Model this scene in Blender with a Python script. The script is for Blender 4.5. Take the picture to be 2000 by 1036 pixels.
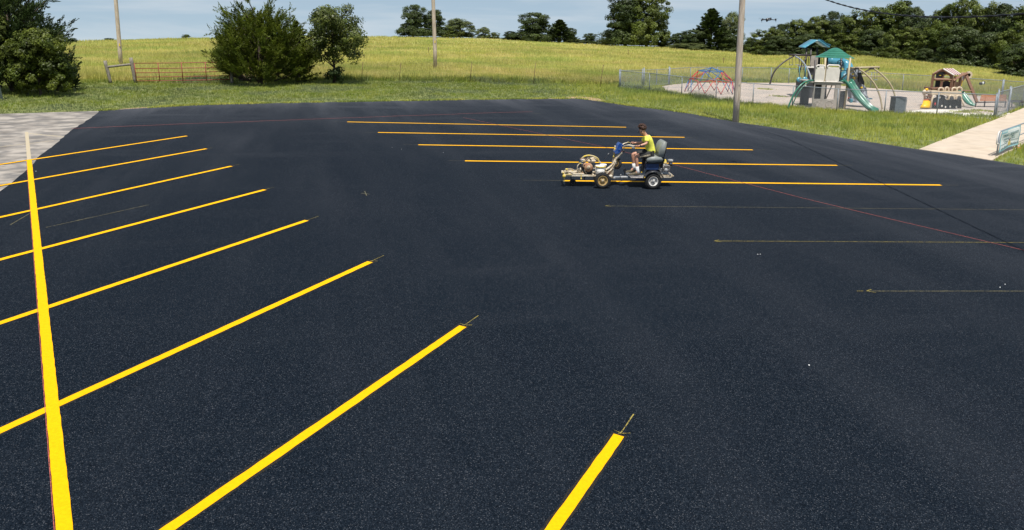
import bpy, math, random
import numpy as np
from mathutils import Vector, Matrix
for _o in list(bpy.data.objects): bpy.data.objects.remove(_o)
SC = bpy.context.scene
COL = SC.collection
PI = math.pi
# ------------------------------------------------------------------ camera
FPX, CX, CY, HC = 1395.0, 1000.0, 350.0, 4.04
PT, RL = math.radians(12.03), math.radians(-1.446)
cam = bpy.data.cameras.new('camera'); camo = bpy.data.objects.new('camera', cam); COL.objects.link(camo)
cam.sensor_width = 36; cam.lens = FPX/2000*36; cam.shift_y = -(518-CY)/2000; cam.clip_end = 4000; cam.clip_start = 0.1
cr_, sr_ = math.cos(RL), math.sin(RL); cp_, sp_ = math.cos(PT), math.sin(PT)
Xr = Vector((1, 0, 0)); Yu = Vector((0, sp_, cp_)); Fw = Vector((0, cp_, -sp_))
R_ = cr_*Xr - sr_*Yu; U_ = sr_*Xr + cr_*Yu
camo.matrix_world = Matrix(((R_.x, U_.x, -Fw.x, 0), (R_.y, U_.y, -Fw.y, 0), (R_.z, U_.z, -Fw.z, HC), (0, 0, 0, 1)))
SC.camera = camo
# ------------------------------------------------------------------ world and sun
SUN = Vector((0.02, -0.345, 0.938)).normalized()
world = bpy.data.worlds.new("World"); SC.world = world; world.use_nodes = True
wt = world.node_tree; wt.nodes.clear()
def N(t, typ, **kw):
    n = t.nodes.new(typ)
    for k, v in kw.items(): setattr(n, k, v)
    return n
wo = N(wt, 'ShaderNodeOutputWorld'); bg = N(wt, 'ShaderNodeBackground')
tc = N(wt, 'ShaderNodeTexCoord')
add = N(wt, 'ShaderNodeVectorMath', operation='ADD'); add.inputs[1].default_value = (0, 0, 0.14)
sep = N(wt, 'ShaderNodeSeparateXYZ'); mx = N(wt, 'ShaderNodeMath', operation='MAXIMUM'); mx.inputs[1].default_value = 0.05
cmb = N(wt, 'ShaderNodeCombineXYZ')
sky = N(wt, 'ShaderNodeTexSky'); sky.sky_type = 'NISHITA'; sky.sun_disc = False
sky.sun_elevation = math.asin(SUN.z); sky.sun_rotation = math.atan2(SUN.x, SUN.y)
sky.air_density = 1.0; sky.dust_density = 0.7; sky.ozone_density = 1.2
wt.links.new(tc.outputs['Generated'], add.inputs[0]); wt.links.new(add.outputs[0], sep.inputs[0])
wt.links.new(sep.outputs[2], mx.inputs[0]); wt.links.new(sep.outputs[0], cmb.inputs[0]); wt.links.new(sep.outputs[1], cmb.inputs[1])
wt.links.new(mx.outputs[0], cmb.inputs[2]); wt.links.new(cmb.outputs[0], sky.inputs[0])
# thin cirrus streaks
mp = N(wt, 'ShaderNodeMapping'); mp.inputs['Scale'].default_value = (1.6, 1.6, 16); mp.inputs['Rotation'].default_value = (0.0, 0.12, 0.3)
nz = N(wt, 'ShaderNodeTexNoise'); nz.inputs['Scale'].default_value = 2.2; nz.inputs['Detail'].default_value = 7; nz.inputs['Roughness'].default_value = 0.55; nz.inputs['Distortion'].default_value = 0.5
rp = N(wt, 'ShaderNodeValToRGB'); rp.color_ramp.elements[0].position = 0.44; rp.color_ramp.elements[1].position = 0.68
rp.color_ramp.elements[1].color = (0.40, 0.40, 0.40, 1)
mxc = N(wt, 'ShaderNodeMix', data_type='RGBA'); mxc.inputs[7].default_value = (5.5, 7.0, 8.1, 1)
wt.links.new(tc.outputs['Generated'], mp.inputs[0]); wt.links.new(mp.outputs[0], nz.inputs[0]); wt.links.new(nz.outputs[0], rp.inputs[0])
hz = N(wt, 'ShaderNodeMapRange'); hz.inputs[1].default_value = 0.05; hz.inputs[2].default_value = 0.75; hz.inputs[3].default_value = 0.66; hz.inputs[4].default_value = 0.05
wt.links.new(mx.outputs[0], hz.inputs[0])
wt.links.new(hz.outputs[0], mxc.inputs[0]); wt.links.new(sky.outputs[0], mxc.inputs[6])
cl = N(wt, 'ShaderNodeMix', data_type='RGBA'); cl.inputs[7].default_value = (8.2, 8.5, 8.8, 1)
wt.links.new(rp.outputs[0], cl.inputs[0]); wt.links.new(mxc.outputs[2], cl.inputs[6])
wt.links.new(cl.outputs[2], bg.inputs[0]); wt.links.new(bg.outputs[0], wo.inputs[0])
bg.inputs[1].default_value = 0.085
sl = bpy.data.lights.new('sun', 'SUN'); sl.energy = 4.9; sl.angle = math.radians(0.53); sl.color = (1, 0.965, 0.90)
so = bpy.data.objects.new('sun', sl); COL.objects.link(so); so.rotation_euler = SUN.to_track_quat('Z', 'Y').to_euler()
SC.view_settings.view_transform = 'Standard'; SC.view_settings.look = 'None'
SC.view_settings.exposure = 0.15; SC.view_settings.gamma = 1; SC.view_settings.use_curve_mapping = False
SC.render.engine = 'CYCLES'

# ------------------------------------------------------------------ helpers
def ray(u, v):
    a = (u-CX)/FPX; b = (CY-v)/FPX
    x = a*cr_+b*sr_; y = -a*sr_+b*cr_
    return Vector((x, cp_+y*sp_, -sp_+y*cp_))
def G(u, v, z=0.0):            # point of the plane z that the photograph shows at (u, v)
    d = ray(u, v); t = (z-HC)/d.z
    return Vector((d.x*t, d.y*t, z))
def at(u, v, Y):               # point at distance Y into the scene
    d = ray(u, v); t = Y/d.y
    return Vector((d.x*t, Y, HC+d.z*t))

MATS = {}
def mat(name, c1, c2=None, scale=8, rough=0.7, metal=0.0, bump=0.0, bscale=None, spec=0.5, tint=0.0, detail=4, stretch=None, trans=0.0, contrast=(0.35, 0.65), c3=None, scale3=1.0):
    m = bpy.data.materials.new(name); m.use_nodes = True; t = m.node_tree; b = t.nodes['Principled BSDF']
    b.inputs['Roughness'].default_value = rough; b.inputs['Metallic'].default_value = metal
    b.inputs['Specular IOR Level'].default_value = spec
    if c2 is None: c2 = tuple(x*0.8 for x in c1)
    co = N(t, 'ShaderNodeTexCoord'); vec = co.outputs['Object']
    if stretch:
        mpn = N(t, 'ShaderNodeMapping'); mpn.inputs['Scale'].default_value = stretch
        t.links.new(vec, mpn.inputs[0]); vec = mpn.outputs[0]
    n = N(t, 'ShaderNodeTexNoise'); n.inputs['Scale'].default_value = scale; n.inputs['Detail'].default_value = detail
    t.links.new(vec, n.inputs[0])
    r = N(t, 'ShaderNodeValToRGB'); e = r.color_ramp.elements
    e[0].position, e[1].position = contrast; e[0].color = (*c1, 1); e[1].color = (*c2, 1)
    t.links.new(n.outputs[0], r.inputs[0]); out = r.outputs[0]
    if c3 is not None:
        n3 = N(t, 'ShaderNodeTexNoise'); n3.inputs['Scale'].default_value = scale3; n3.inputs['Detail'].default_value = 5
        t.links.new(vec, n3.inputs[0]); r3 = N(t, 'ShaderNodeValToRGB'); r3.color_ramp.elements[0].position = 0.45; r3.color_ramp.elements[1].position = 0.65
        t.links.new(n3.outputs[0], r3.inputs[0])
        m3 = N(t, 'ShaderNodeMix', data_type='RGBA'); m3.inputs[7].default_value = (*c3, 1)
        t.links.new(r3.outputs[0], m3.inputs[0]); t.links.new(out, m3.inputs[6]); out = m3.outputs[2]
    if tint:
        a = N(t, 'ShaderNodeAttribute', attribute_name='tint')
        hs = N(t, 'ShaderNodeMapRange'); hs.inputs[3].default_value = 1-tint; hs.inputs[4].default_value = 1+tint
        t.links.new(a.outputs['Fac'], hs.inputs[0])
        mm = N(t, 'ShaderNodeMix', data_type='RGBA', blend_type='MULTIPLY'); mm.inputs[0].default_value = 1
        t.links.new(out, mm.inputs[6]); t.links.new(hs.outputs[0], mm.inputs[7]); out = mm.outputs[2]
    t.links.new(out, b.inputs['Base Color'])
    if bump:
        nb = N(t, 'ShaderNodeTexNoise'); nb.inputs['Scale'].default_value = bscale or scale*3; nb.inputs['Detail'].default_value = 5
        t.links.new(vec, nb.inputs[0]); bm_ = N(t, 'ShaderNodeBump'); bm_.inputs['Strength'].default_value = bump; bm_.inputs['Distance'].default_value = 0.02
        t.links.new(nb.outputs[0], bm_.inputs['Height']); t.links.new(bm_.outputs[0], b.inputs['Normal'])
    if trans:
        o = t.nodes['Material Output']; tr = N(t, 'ShaderNodeBsdfTranslucent'); ms = N(t, 'ShaderNodeMixShader'); ms.inputs[0].default_value = trans
        t.links.new(out, tr.inputs[0]); t.links.new(b.outputs[0], ms.inputs[1]); t.links.new(tr.outputs[0], ms.inputs[2]); t.links.new(ms.outputs[0], o.inputs['Surface'])
    MATS[name] = m
    return m

class MB:
    def __init__(s): s.v = []; s.f = []; s.sm = []
    def add(s, vs, fs, smooth=False):
        k = len(s.v); s.v += [Vector(p) for p in vs]; s.f += [tuple(i+k for i in f) for f in fs]; s.sm += [smooth]*len(fs)
    def box(s, c, size, M=None, bev=0.0):
        hx, hy, hz = [x/2 for x in size]
        b = min(bev, hx*0.9, hy*0.9, hz*0.9); c = Vector(c)
        if b <= 0:
            vs = [Vector((x, y, z)) for x in (-hx, hx) for y in (-hy, hy) for z in (-hz, hz)]
            fs = [(0, 1, 3, 2), (4, 6, 7, 5), (0, 4, 5, 1), (2, 3, 7, 6), (0, 2, 6, 4), (1, 5, 7, 3)]
        else:
            bmv = []; fs = []
            for sx in (-1, 1):
                for sy in (-1, 1):
                    for sz in (-1, 1):
                        bmv += [(sx*hx, sy*(hy-b), sz*(hz-b)), (sx*(hx-b), sy*hy, sz*(hz-b)), (sx*(hx-b), sy*(hy-b), sz*hz)]
            vs = [Vector(p) for p in bmv]
            I = lambda x, y, z, k: (((x*2+y)*2+z)*3+k)
            fs = [(I(1,0,0,0), I(1,1,0,0), I(1,1,1,0), I(1,0,1,0)), (I(0,0,0,0), I(0,0,1,0), I(0,1,1,0), I(0,1,0,0)),
                  (I(0,1,0,1), I(0,1,1,1), I(1,1,1,1), I(1,1,0,1)), (I(0,0,0,1), I(1,0,0,1), I(1,0,1,1), I(0,0,1,1)),
                  (I(0,0,1,2), I(1,0,1,2), I(1,1,1,2), I(0,1,1,2)), (I(0,0,0,2), I(0,1,0,2), I(1,1,0,2), I(1,0,0,2))]
            for y in (0, 1):
                for z in (0, 1): fs.append((I(0,y,z,1), I(1,y,z,1), I(1,y,z,2), I(0,y,z,2)))
            for x in (0, 1):
                for z in (0, 1): fs.append((I(x,0,z,0), I(x,1,z,0), I(x,1,z,2), I(x,0,z,2)))
                for y in (0, 1): fs.append((I(x,y,0,0), I(x,y,1,0), I(x,y,1,1), I(x,y,0,1)))
            for x in (0, 1):
                for y in (0, 1):
                    for z in (0, 1): fs.append((I(x,y,z,0), I(x,y,z,1), I(x,y,z,2)))
        if M is not None: vs = [M @ p for p in vs]
        s.add([p+c for p in vs], fs)
    def tube(s, pts, r, n=8, caps=True, flat=None):
        pts = [Vector(p) for p in pts]
        m = len(pts); rs = r if isinstance(r, (list, tuple)) else [r]*m
        T = []
        for i in range(m):
            a = pts[max(i-1, 0)]; b = pts[min(i+1, m-1)]; d = (b-a)
            T.append(d.normalized() if d.length > 1e-9 else Vector((0, 0, 1)))
        ref = Vector((0, 0, 1)) if abs(T[0].z) < 0.9 else Vector((0, 1, 0))
        nn = (ref - T[0]*ref.dot(T[0])).normalized(); vs = []
        for i in range(m):
            nn = nn - T[i]*nn.dot(T[i]); nn.normalize(); bb = T[i].cross(nn)
            for k in range(n):
                a = 2*PI*k/n
                sx, sy = (1, 1) if flat is None else flat
                vs.append(pts[i] + rs[i]*(math.cos(a)*nn*sx + math.sin(a)*bb*sy))
        fs = [(i*n+k, i*n+(k+1) % n, (i+1)*n+(k+1) % n, (i+1)*n+k) for i in range(m-1) for k in range(n)]
        if caps: fs += [tuple(range(n-1, -1, -1)), tuple((m-1)*n+k for k in range(n))]
        s.add(vs, fs, n > 4)
    def lathe(s, prof, c, axis=(0, 0, 1), n=20):
        ax = Vector(axis).normalized(); c = Vector(c)
        ref = Vector((0, 0, 1)) if abs(ax.z) < 0.9 else Vector((1, 0, 0))
        e1 = (ref-ax*ref.dot(ax)).normalized(); e2 = ax.cross(e1); vs = []
        for (r, h) in prof:
            for k in range(n):
                a = 2*PI*k/n; vs.append(c+ax*h+r*(math.cos(a)*e1+math.sin(a)*e2))
        m = len(prof)
        fs = [(i*n+k, i*n+(k+1) % n, (i+1)*n+(k+1) % n, (i+1)*n+k) for i in range(m-1) for k in range(n)]
        fs += [tuple(range(n-1, -1, -1)), tuple((m-1)*n+k for k in range(n))]
        s.add(vs, fs, True)
    def ball(s, c, r, n=12, m=8, M=None):
        c = Vector(c); r = r if isinstance(r, (list, tuple)) else (r, r, r); vs = []
        for i in range(m+1):
            th = PI*i/m
            for k in range(n):
                a = 2*PI*k/n; p = Vector((r[0]*math.sin(th)*math.cos(a), r[1]*math.sin(th)*math.sin(a), r[2]*math.cos(th)))
                vs.append((M @ p if M is not None else p)+c)
        s.add(vs, [(i*n+k, (i+1)*n+k, (i+1)*n+(k+1) % n, i*n+(k+1) % n) for i in range(m) for k in range(n)], True)
    def prism(s, poly, ext, smooth=False):     # polygon pushed along ext
        poly = [Vector(p) for p in poly]; ext = Vector(ext); n = len(poly)
        s.add(poly+[p+ext for p in poly], [tuple(range(n)), tuple(range(2*n-1, n-1, -1))]+[(i, (i+1) % n, n+(i+1) % n, n+i) for i in range(n)], smooth)
    def quad(s, a, b, c, d, th=None):
        if th is None: s.add([a, b, c, d], [(0, 1, 2, 3)])
        else: s.prism([a, b, c, d], th)
    def hull_strip(s, A, B, th):                # ruled strip between two polylines with thickness vector
        A = [Vector(p) for p in A]; B = [Vector(p) for p in B]; n = len(A); th = Vector(th)
        vs = A+B+[p+th for p in A]+[p+th for p in B]; fs = []
        for i in range(n-1):
            fs += [(i, i+1, n+i+1, n+i), (2*n+i, 3*n+i, 3*n+i+1, 2*n+i+1), (i, 2*n+i, 2*n+i+1, i+1), (n+i, n+i+1, 3*n+i+1, 3*n+i)]
        fs += [(0, n, 3*n, 2*n), (n-1, 3*n-1, 4*n-1, 2*n-1)]
        s.add(vs, fs, True)
    def build(s, name, m, parent=None, label=None, kind=None):
        me = bpy.data.meshes.new(name); vs = s.v
        if parent is not None:
            W = parent.get('_root'); 
            if W is not None and W[0] == 1.0:
                off = Vector((W[1], W[2], W[3])); vs = [p-off for p in vs]
        me.from_pydata([tuple(p) for p in vs], [], s.f); me.materials.append(m)
        me.polygons.foreach_set('use_smooth', s.sm)
        me.update()
        o = bpy.data.objects.new(name, me); COL.objects.link(o)
        if parent is not None:
            o.parent = parent
            if parent.get('_root') is not None: o['_root'] = list(parent['_root'])
        if label: o['label'] = label
        if kind: o['kind'] = kind
        return o
def tag(o, label, cat, group=None):
    o['label'] = label; o['category'] = cat
    if group: o['group'] = group
    return o
def thing(name, label, cat, loc=(0, 0, 0), rz=0.0, group=None, local=False):
    # local=False: parts are written in world coordinates; local=True: in the thing's own frame
    o = bpy.data.objects.new(name, None); COL.objects.link(o); o.location = loc; o.rotation_euler = (0, 0, rz); o.empty_display_size = 0.3
    tag(o, label, cat, group)
    if not local: o['_root'] = [1.0, loc[0], loc[1], loc[2]]
    return o
def solo(mb, name, m, label, cat, loc, group=None):
    t = {'_root': None}
    mb.v = [p-Vector(loc) for p in mb.v]
    o = mb.build(name, m); o.location = loc
    return tag(o, label, cat, group)
def np_mesh(name, V, F, m, tint=None, parent=None, kind=None):
    V = np.asarray(V, dtype=np.float32); F = np.asarray(F, dtype=np.int32); k = F.shape[1]
    me = bpy.data.meshes.new(name); me.vertices.add(len(V)); me.vertices.foreach_set('co', V.ravel())
    me.loops.add(F.size); me.loops.foreach_set('vertex_index', F.ravel()); me.polygons.add(len(F))
    me.polygons.foreach_set('loop_start', np.arange(0, F.size, k, dtype=np.int32)); me.polygons.foreach_set('loop_total', np.full(len(F), k, dtype=np.int32))
    me.update(calc_edges=True); me.materials.append(m)
    if tint is not None:
        a = me.attributes.new('tint', 'FLOAT', 'FACE'); a.data.foreach_set('value', np.asarray(tint, dtype=np.float32))
    o = bpy.data.objects.new(name, me); COL.objects.link(o)
    if parent is not None: o.parent = parent
    if kind: o['kind'] = kind
    return o
def bez(p0, p1, p2, n=12):
    p0, p1, p2 = Vector(p0), Vector(p1), Vector(p2)
    return [(1-t)**2*p0+2*t*(1-t)*p1+t*t*p2 for t in [i/n for i in range(n+1)]]
def spline(P, k=6):
    P = [Vector(p) for p in P]; Q = [P[0]*2-P[1]]+P+[P[-1]*2-P[-2]]; out = []
    for i in range(1, len(Q)-2):
        for j in range(k):
            t = j/k; a, b, c, d = Q[i-1], Q[i], Q[i+1], Q[i+2]
            out.append(0.5*((2*b)+(-a+c)*t+(2*a-5*b+4*c-d)*t*t+(-a+3*b-3*c+d)*t**3))
    out.append(P[-1]); return out

# ------------------------------------------------------------------ materials
def asphalt_mat():
    m = bpy.data.materials.new('asphalt'); m.use_nodes = True; t = m.node_tree; b = t.nodes['Principled BSDF']
    co = N(t, 'ShaderNodeTexCoord'); ob = co.outputs['Object']
    v = N(t, 'ShaderNodeTexVoronoi'); v.inputs['Scale'].default_value = 140; t.links.new(ob, v.inputs[0])
    sp = N(t, 'ShaderNodeSeparateColor'); t.links.new(v.outputs['Color'], sp.inputs[0])
    r = N(t, 'ShaderNodeValToRGB'); cr = r.color_ramp
    cr.elements[0].position = 0; cr.elements[0].color = (0.0012, 0.0026, 0.0050, 1); cr.elements[1].position = 1; cr.elements[1].color = (0.085, 0.09, 0.10, 1)
    for p, c in ((0.50, (0.0045, 0.0085, 0.0145, 1)), (0.80, (0.0100, 0.0155, 0.0235, 1)), (0.95, (0.026, 0.033, 0.043, 1))):
        e = cr.elements.new(p); e.color = c
    t.links.new(sp.outputs[0], r.inputs[0])
    # pale dust: long wheel and roller streaks
    def streak(rot, sc, scale, lo, hi):
        mpn = N(t, 'ShaderNodeMapping', vector_type='TEXTURE'); mpn.inputs['Rotation'].default_value = (0, 0, rot); mpn.inputs['Scale'].default_value = sc
        nn = N(t, 'ShaderNodeTexNoise'); nn.inputs['Scale'].default_value = scale; nn.inputs['Detail'].default_value = 6; nn.inputs['Roughness'].default_value = 0.6
        t.links.new(ob, mpn.inputs[0]); t.links.new(mpn.outputs[0], nn.inputs[0])
        rr = N(t, 'ShaderNodeMapRange'); rr.inputs[1].default_value = lo; rr.inputs[2].default_value = hi; t.links.new(nn.outputs[0], rr.inputs[0]); return rr.outputs[0]
    s1 = streak(math.radians(106), (9, 1.3, 1), 0.8, 0.44, 0.80)
    s2 = streak(math.radians(12), (12, 1.6, 1), 1.1, 0.50, 0.86)
    s3 = streak(0, (1, 1, 1), 0.16, 0.36, 0.62)
    m1 = N(t, 'ShaderNodeMath', operation='MAXIMUM'); t.links.new(s1, m1.inputs[0]); t.links.new(s2, m1.inputs[1])
    m2a = N(t, 'ShaderNodeMath', operation='MULTIPLY'); t.links.new(m1.outputs[0], m2a.inputs[0]); t.links.new(s3, m2a.inputs[1])
    m2 = N(t, 'ShaderNodeMath', operation='MULTIPLY'); m2.inputs[1].default_value = 0.45; t.links.new(m2a.outputs[0], m2.inputs[0])
    # dust at the lot edge, plus far grazing sky sheen painted as paler colour
    ea = N(t, 'ShaderNodeAttribute', attribute_name='dust_sheen')
    m0 = N(t, 'ShaderNodeMath', operation='ADD'); m0.inputs[1].default_value = 0.6; t.links.new(m1.outputs[0], m0.inputs[0])
    m3 = N(t, 'ShaderNodeMath', operation='MULTIPLY_ADD'); t.links.new(ea.outputs['Fac'], m3.inputs[0]); t.links.new(m0.outputs[0], m3.inputs[1]); t.links.new(m2.outputs[0], m3.inputs[2])
    m4 = N(t, 'ShaderNodeMath', operation='MULTIPLY'); m4.inputs[1].default_value = 0.145; m4.use_clamp = True; t.links.new(m3.outputs[0], m4.inputs[0])
    mm = N(t, 'ShaderNodeMix', data_type='RGBA'); mm.inputs[7].default_value = (0.115, 0.12, 0.135, 1)
    t.links.new(m4.outputs[0], mm.inputs[0]); t.links.new(r.outputs[0], mm.inputs[6]); t.links.new(mm.outputs[2], b.inputs['Base Color'])
    b.inputs['Roughness'].default_value = 0.7; b.inputs['Specular IOR Level'].default_value = 0.02
    bp = N(t, 'ShaderNodeBump'); bp.inputs['Strength'].default_value = 0.25; bp.inputs['Distance'].default_value = 0.004
    t.links.new(v.outputs['Distance'], bp.inputs['Height']); t.links.new(bp.outputs[0], b.inputs['Normal'])
    return m
M_ASPH = asphalt_mat()
def paint_mat(name, c, patch=(0.03, 0.03, 0.03), lo=0.2, hi=0.28):
    m = mat(name, c, tuple(x*0.88 for x in c), scale=30, rough=0.75, spec=0.12)
    t = m.node_tree; b = t.nodes['Principled BSDF']; src = b.inputs['Base Color'].links[0].from_socket
    co = N(t, 'ShaderNodeTexCoord'); n = N(t, 'ShaderNodeTexNoise'); n.inputs['Scale'].default_value = 70; n.inputs['Detail'].default_value = 2
    t.links.new(co.outputs['Object'], n.inputs[0]); r = N(t, 'ShaderNodeMapRange'); r.inputs[1].default_value = lo; r.inputs[2].default_value = hi
    t.links.new(n.outputs[0], r.inputs[0]); mm = N(t, 'ShaderNodeMix', data_type='RGBA'); mm.inputs[6].default_value = (*patch, 1)
    t.links.new(r.outputs[0], mm.inputs[0]); t.links.new(src, mm.inputs[7]); t.links.new(mm.outputs[2], b.inputs['Base Color'])
    return m
M_YEL = paint_mat('yellow road paint', (0.92, 0.455, 0.0), (0.55, 0.28, 0.002), 0.20, 0.32)
M_OLDYEL = paint_mat('faded yellow paint', (0.55, 0.43, 0.22), (0.40, 0.37, 0.33), 0.40, 0.60)
M_CHALKY = paint_mat('yellow chalk', (0.36, 0.29, 0.07), (0.06, 0.055, 0.03), 0.38, 0.55)
M_CHALKF = paint_mat('faint chalk', (0.22, 0.20, 0.11), (0.035, 0.035, 0.035), 0.38, 0.56)
M_RED = paint_mat('red chalk', (0.46, 0.12, 0.10), (0.09, 0.035, 0.04), 0.34, 0.50)
M_GROUND = mat('field ground', (0.34, 0.35, 0.10), (0.48, 0.43, 0.17), scale=1.2, rough=0.95, bump=0.6, bscale=6, spec=0.1, c3=(0.32, 0.34, 0.08), scale3=0.08)
def ground_mat():
    m = M_GROUND; t = m.node_tree; b = t.nodes['Principled BSDF']; src = b.inputs['Base Color'].links[0].from_socket
    co = N(t, 'ShaderNodeTexCoord'); n = N(t, 'ShaderNodeTexNoise'); n.inputs['Scale'].default_value = 2.5; n.inputs['Detail'].default_value = 6
    t.links.new(co.outputs['Object'], n.inputs[0]); r = N(t, 'ShaderNodeValToRGB'); e = r.color_ramp.elements
    e[0].position = 0.35; e[0].color = (0.10, 0.13, 0.04, 1); e[1].position = 0.65; e[1].color = (0.20, 0.21, 0.08, 1); t.links.new(n.outputs[0], r.inputs[0])
    a = N(t, 'ShaderNodeAttribute', attribute_name='field'); mm = N(t, 'ShaderNodeMix', data_type='RGBA')
    t.links.new(a.outputs['Fac'], mm.inputs[0]); t.links.new(r.outputs[0], mm.inputs[6]); t.links.new(src, mm.inputs[7]); t.links.new(mm.outputs[2], b.inputs['Base Color'])
ground_mat()
M_FGRASS = mat('tall field grass', (0.49, 0.49, 0.12), (0.73, 0.62, 0.26), scale=0.35, rough=0.8, spec=0.1, tint=0.38, trans=0.4, c3=(0.42, 0.47, 0.13), scale3=0.09)
M_VGRASS = mat('verge grass', (0.19, 0.255, 0.035), (0.34, 0.36, 0.075), scale=0.9, rough=0.6, spec=0.3, tint=0.6, trans=0.35, c3=(0.19, 0.225, 0.11), scale3=0.3)
M_VGRASS2 = mat('bright verge grass', (0.36, 0.41, 0.06), (0.58, 0.56, 0.14), scale=0.9, rough=0.6, spec=0.3, tint=0.55, trans=0.4, c3=(0.26, 0.33, 0.08), scale3=0.3)
M_STRAW = mat('dry grass', (0.35, 0.29, 0.13), (0.45, 0.36, 0.20), scale=3, rough=0.8, tint=0.3, trans=0.3)
M_SOIL = mat('bare soil', (0.34, 0.21, 0.12), (0.50, 0.37, 0.24), scale=4, rough=0.95, bump=0.6, bscale=20, spec=0.1, c3=(0.22, 0.19, 0.08), scale3=1.5)
M_CONC = mat('concrete walk', (0.45, 0.37, 0.285), (0.57, 0.475, 0.37), scale=1.6, rough=0.9, bump=0.25, bscale=60, spec=0.2, c3=(0.52, 0.44, 0.35), scale3=0.7)
M_CONCW = mat('white concrete', (0.62, 0.58, 0.52), (0.70, 0.66, 0.60), scale=2, rough=0.9, bump=0.2, bscale=50, spec=0.2)
M_OLDCONC = mat('old pavement', (0.15, 0.135, 0.12), (0.38, 0.34, 0.295), scale=1.3, rough=0.92, bump=0.4, bscale=40, spec=0.2, stretch=(0.8, 1.0, 1), contrast=(0.36, 0.58), detail=14, c3=(0.17, 0.16, 0.15), scale3=2.2)
M_GRAV = mat('pea gravel', (0.33, 0.27, 0.22), (0.55, 0.47, 0.40), scale=9, rough=0.95, bump=0.9, bscale=26, spec=0.2, detail=8, contrast=(0.38, 0.62), c3=(0.36, 0.315, 0.275), scale3=0.6)
M_WOOD = mat('weathered pole wood', (0.40, 0.32, 0.25), (0.66, 0.56, 0.45), scale=5, rough=0.9, bump=0.5, bscale=14, spec=0.2, stretch=(8, 8, 0.35))
M_WOODD = mat('grey split wood', (0.16, 0.14, 0.11), (0.33, 0.30, 0.25), scale=6, rough=0.95, bump=0.5, bscale=20, spec=0.1, stretch=(6, 6, 0.8))
M_GALV = mat('galvanised steel', (0.19, 0.22, 0.25), (0.28, 0.31, 0.34), scale=14, rough=0.6, metal=0.0)
M_GALVW = mat('galvanised wire', (0.22, 0.25, 0.28), (0.30, 0.33, 0.36), scale=14, rough=0.6, metal=0.0)
M_RUST = mat('rusty gate red', (0.32, 0.055, 0.035), (0.22, 0.06, 0.04), scale=9, rough=0.6)
M_RUSTB = mat('rusty steel', (0.10, 0.05, 0.03), (0.16, 0.08, 0.05), scale=9, rough=0.8)
M_BARK = mat('bark', (0.06, 0.045, 0.035), (0.12, 0.095, 0.075), scale=6, rough=0.95, bump=0.5, spec=0.1)
M_CEDAR = mat('cedar foliage', (0.060, 0.088, 0.008), (0.125, 0.150, 0.013), scale=1.2, rough=0.6, spec=0.25, tint=0.55, trans=0.25)
M_CEDARD = mat('dark cedar foliage', (0.026, 0.046, 0.012), (0.052, 0.078, 0.016), scale=1.2, rough=0.6, spec=0.25, tint=0.5, trans=0.15)
M_LEAF = mat('broad leaves', (0.060, 0.085, 0.012), (0.115, 0.135, 0.024), scale=1.0, rough=0.45, spec=0.35, tint=0.6, trans=0.25)
M_LEAFB = mat('light leaves', (0.050, 0.075, 0.008), (0.13, 0.155, 0.018), scale=1.0, rough=0.5, spec=0.3, tint=0.6, trans=0.3)
M_FOR = mat('forest leaves', (0.07, 0.10, 0.014), (0.13, 0.155, 0.026), scale=0.25, rough=0.5, spec=0.35, tint=0.65, trans=0.2)
M_FORD = mat('dark forest leaves', (0.038, 0.06, 0.014), (0.07, 0.095, 0.022), scale=0.25, rough=0.5, spec=0.35, tint=0.6, trans=0.2)
M_FORL = mat('pale forest leaves', (0.10, 0.13, 0.045), (0.16, 0.185, 0.055), scale=0.25, rough=0.5, spec=0.4, tint=0.5, trans=0.25)
M_TYRE = mat('tyre rubber', (0.010, 0.010, 0.011), (0.022, 0.022, 0.022), scale=20, rough=0.85, bump=0.2)
M_BLACK = mat('black plastic', (0.012, 0.012, 0.014), (0.022, 0.022, 0.024), scale=10, rough=0.5)
M_BLACKM = mat('black enamel', (0.015, 0.016, 0.02), (0.03, 0.03, 0.035), scale=10, rough=0.35)
M_WHITE = mat('dirty white plastic', (0.90, 0.87, 0.80), (0.60, 0.50, 0.36), scale=9, rough=0.5, contrast=(0.58, 0.80))
M_CREAM = mat('paint crusted metal', (0.62, 0.53, 0.39), (0.32, 0.23, 0.13), scale=22, rough=0.75, bump=0.4, c3=(0.74, 0.66, 0.52), scale3=9)
M_CREAMY = mat('yellow crusted metal', (0.55, 0.42, 0.15), (0.72, 0.52, 0.02), scale=16, rough=0.7, bump=0.4, c3=(0.50, 0.42, 0.28), scale3=12)
M_HONDA = mat('red brown shroud', (0.36, 0.15, 0.08), (0.42, 0.28, 0.16), scale=18, rough=0.7, bump=0.3)
M_RIMW = mat('white rim', (0.80, 0.77, 0.72), (0.45, 0.42, 0.38), scale=14, rough=0.4)
M_RIMT = mat('yellow stained rim', (0.50, 0.34, 0.12), (0.36, 0.23, 0.09), scale=20, rough=0.6)
M_STEEL = mat('bare steel', (0.25, 0.25, 0.25), (0.40, 0.40, 0.39), scale=20, rough=0.5, metal=0.2)
M_ALU = mat('cast aluminium', (0.42, 0.40, 0.38), (0.22, 0.20, 0.19), scale=25, rough=0.5, metal=0.4, bump=0.4)
M_BLUE = mat('blue enamel', (0.010, 0.055, 0.24), (0.02, 0.08, 0.30), scale=10, rough=0.35)
M_NAVY = mat('navy enamel', (0.012, 0.03, 0.09), (0.02, 0.045, 0.13), scale=10, rough=0.45)
M_SEAT = mat('grey vinyl', (0.19, 0.205, 0.19), (0.24, 0.255, 0.24), scale=12, rough=0.5)
M_ORANGE = mat('orange red guard', (0.55, 0.10, 0.02), rough=0.5)
M_SKIN = mat('skin', (0.56, 0.30, 0.20), (0.50, 0.25, 0.16), scale=10, rough=0.55)
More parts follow.
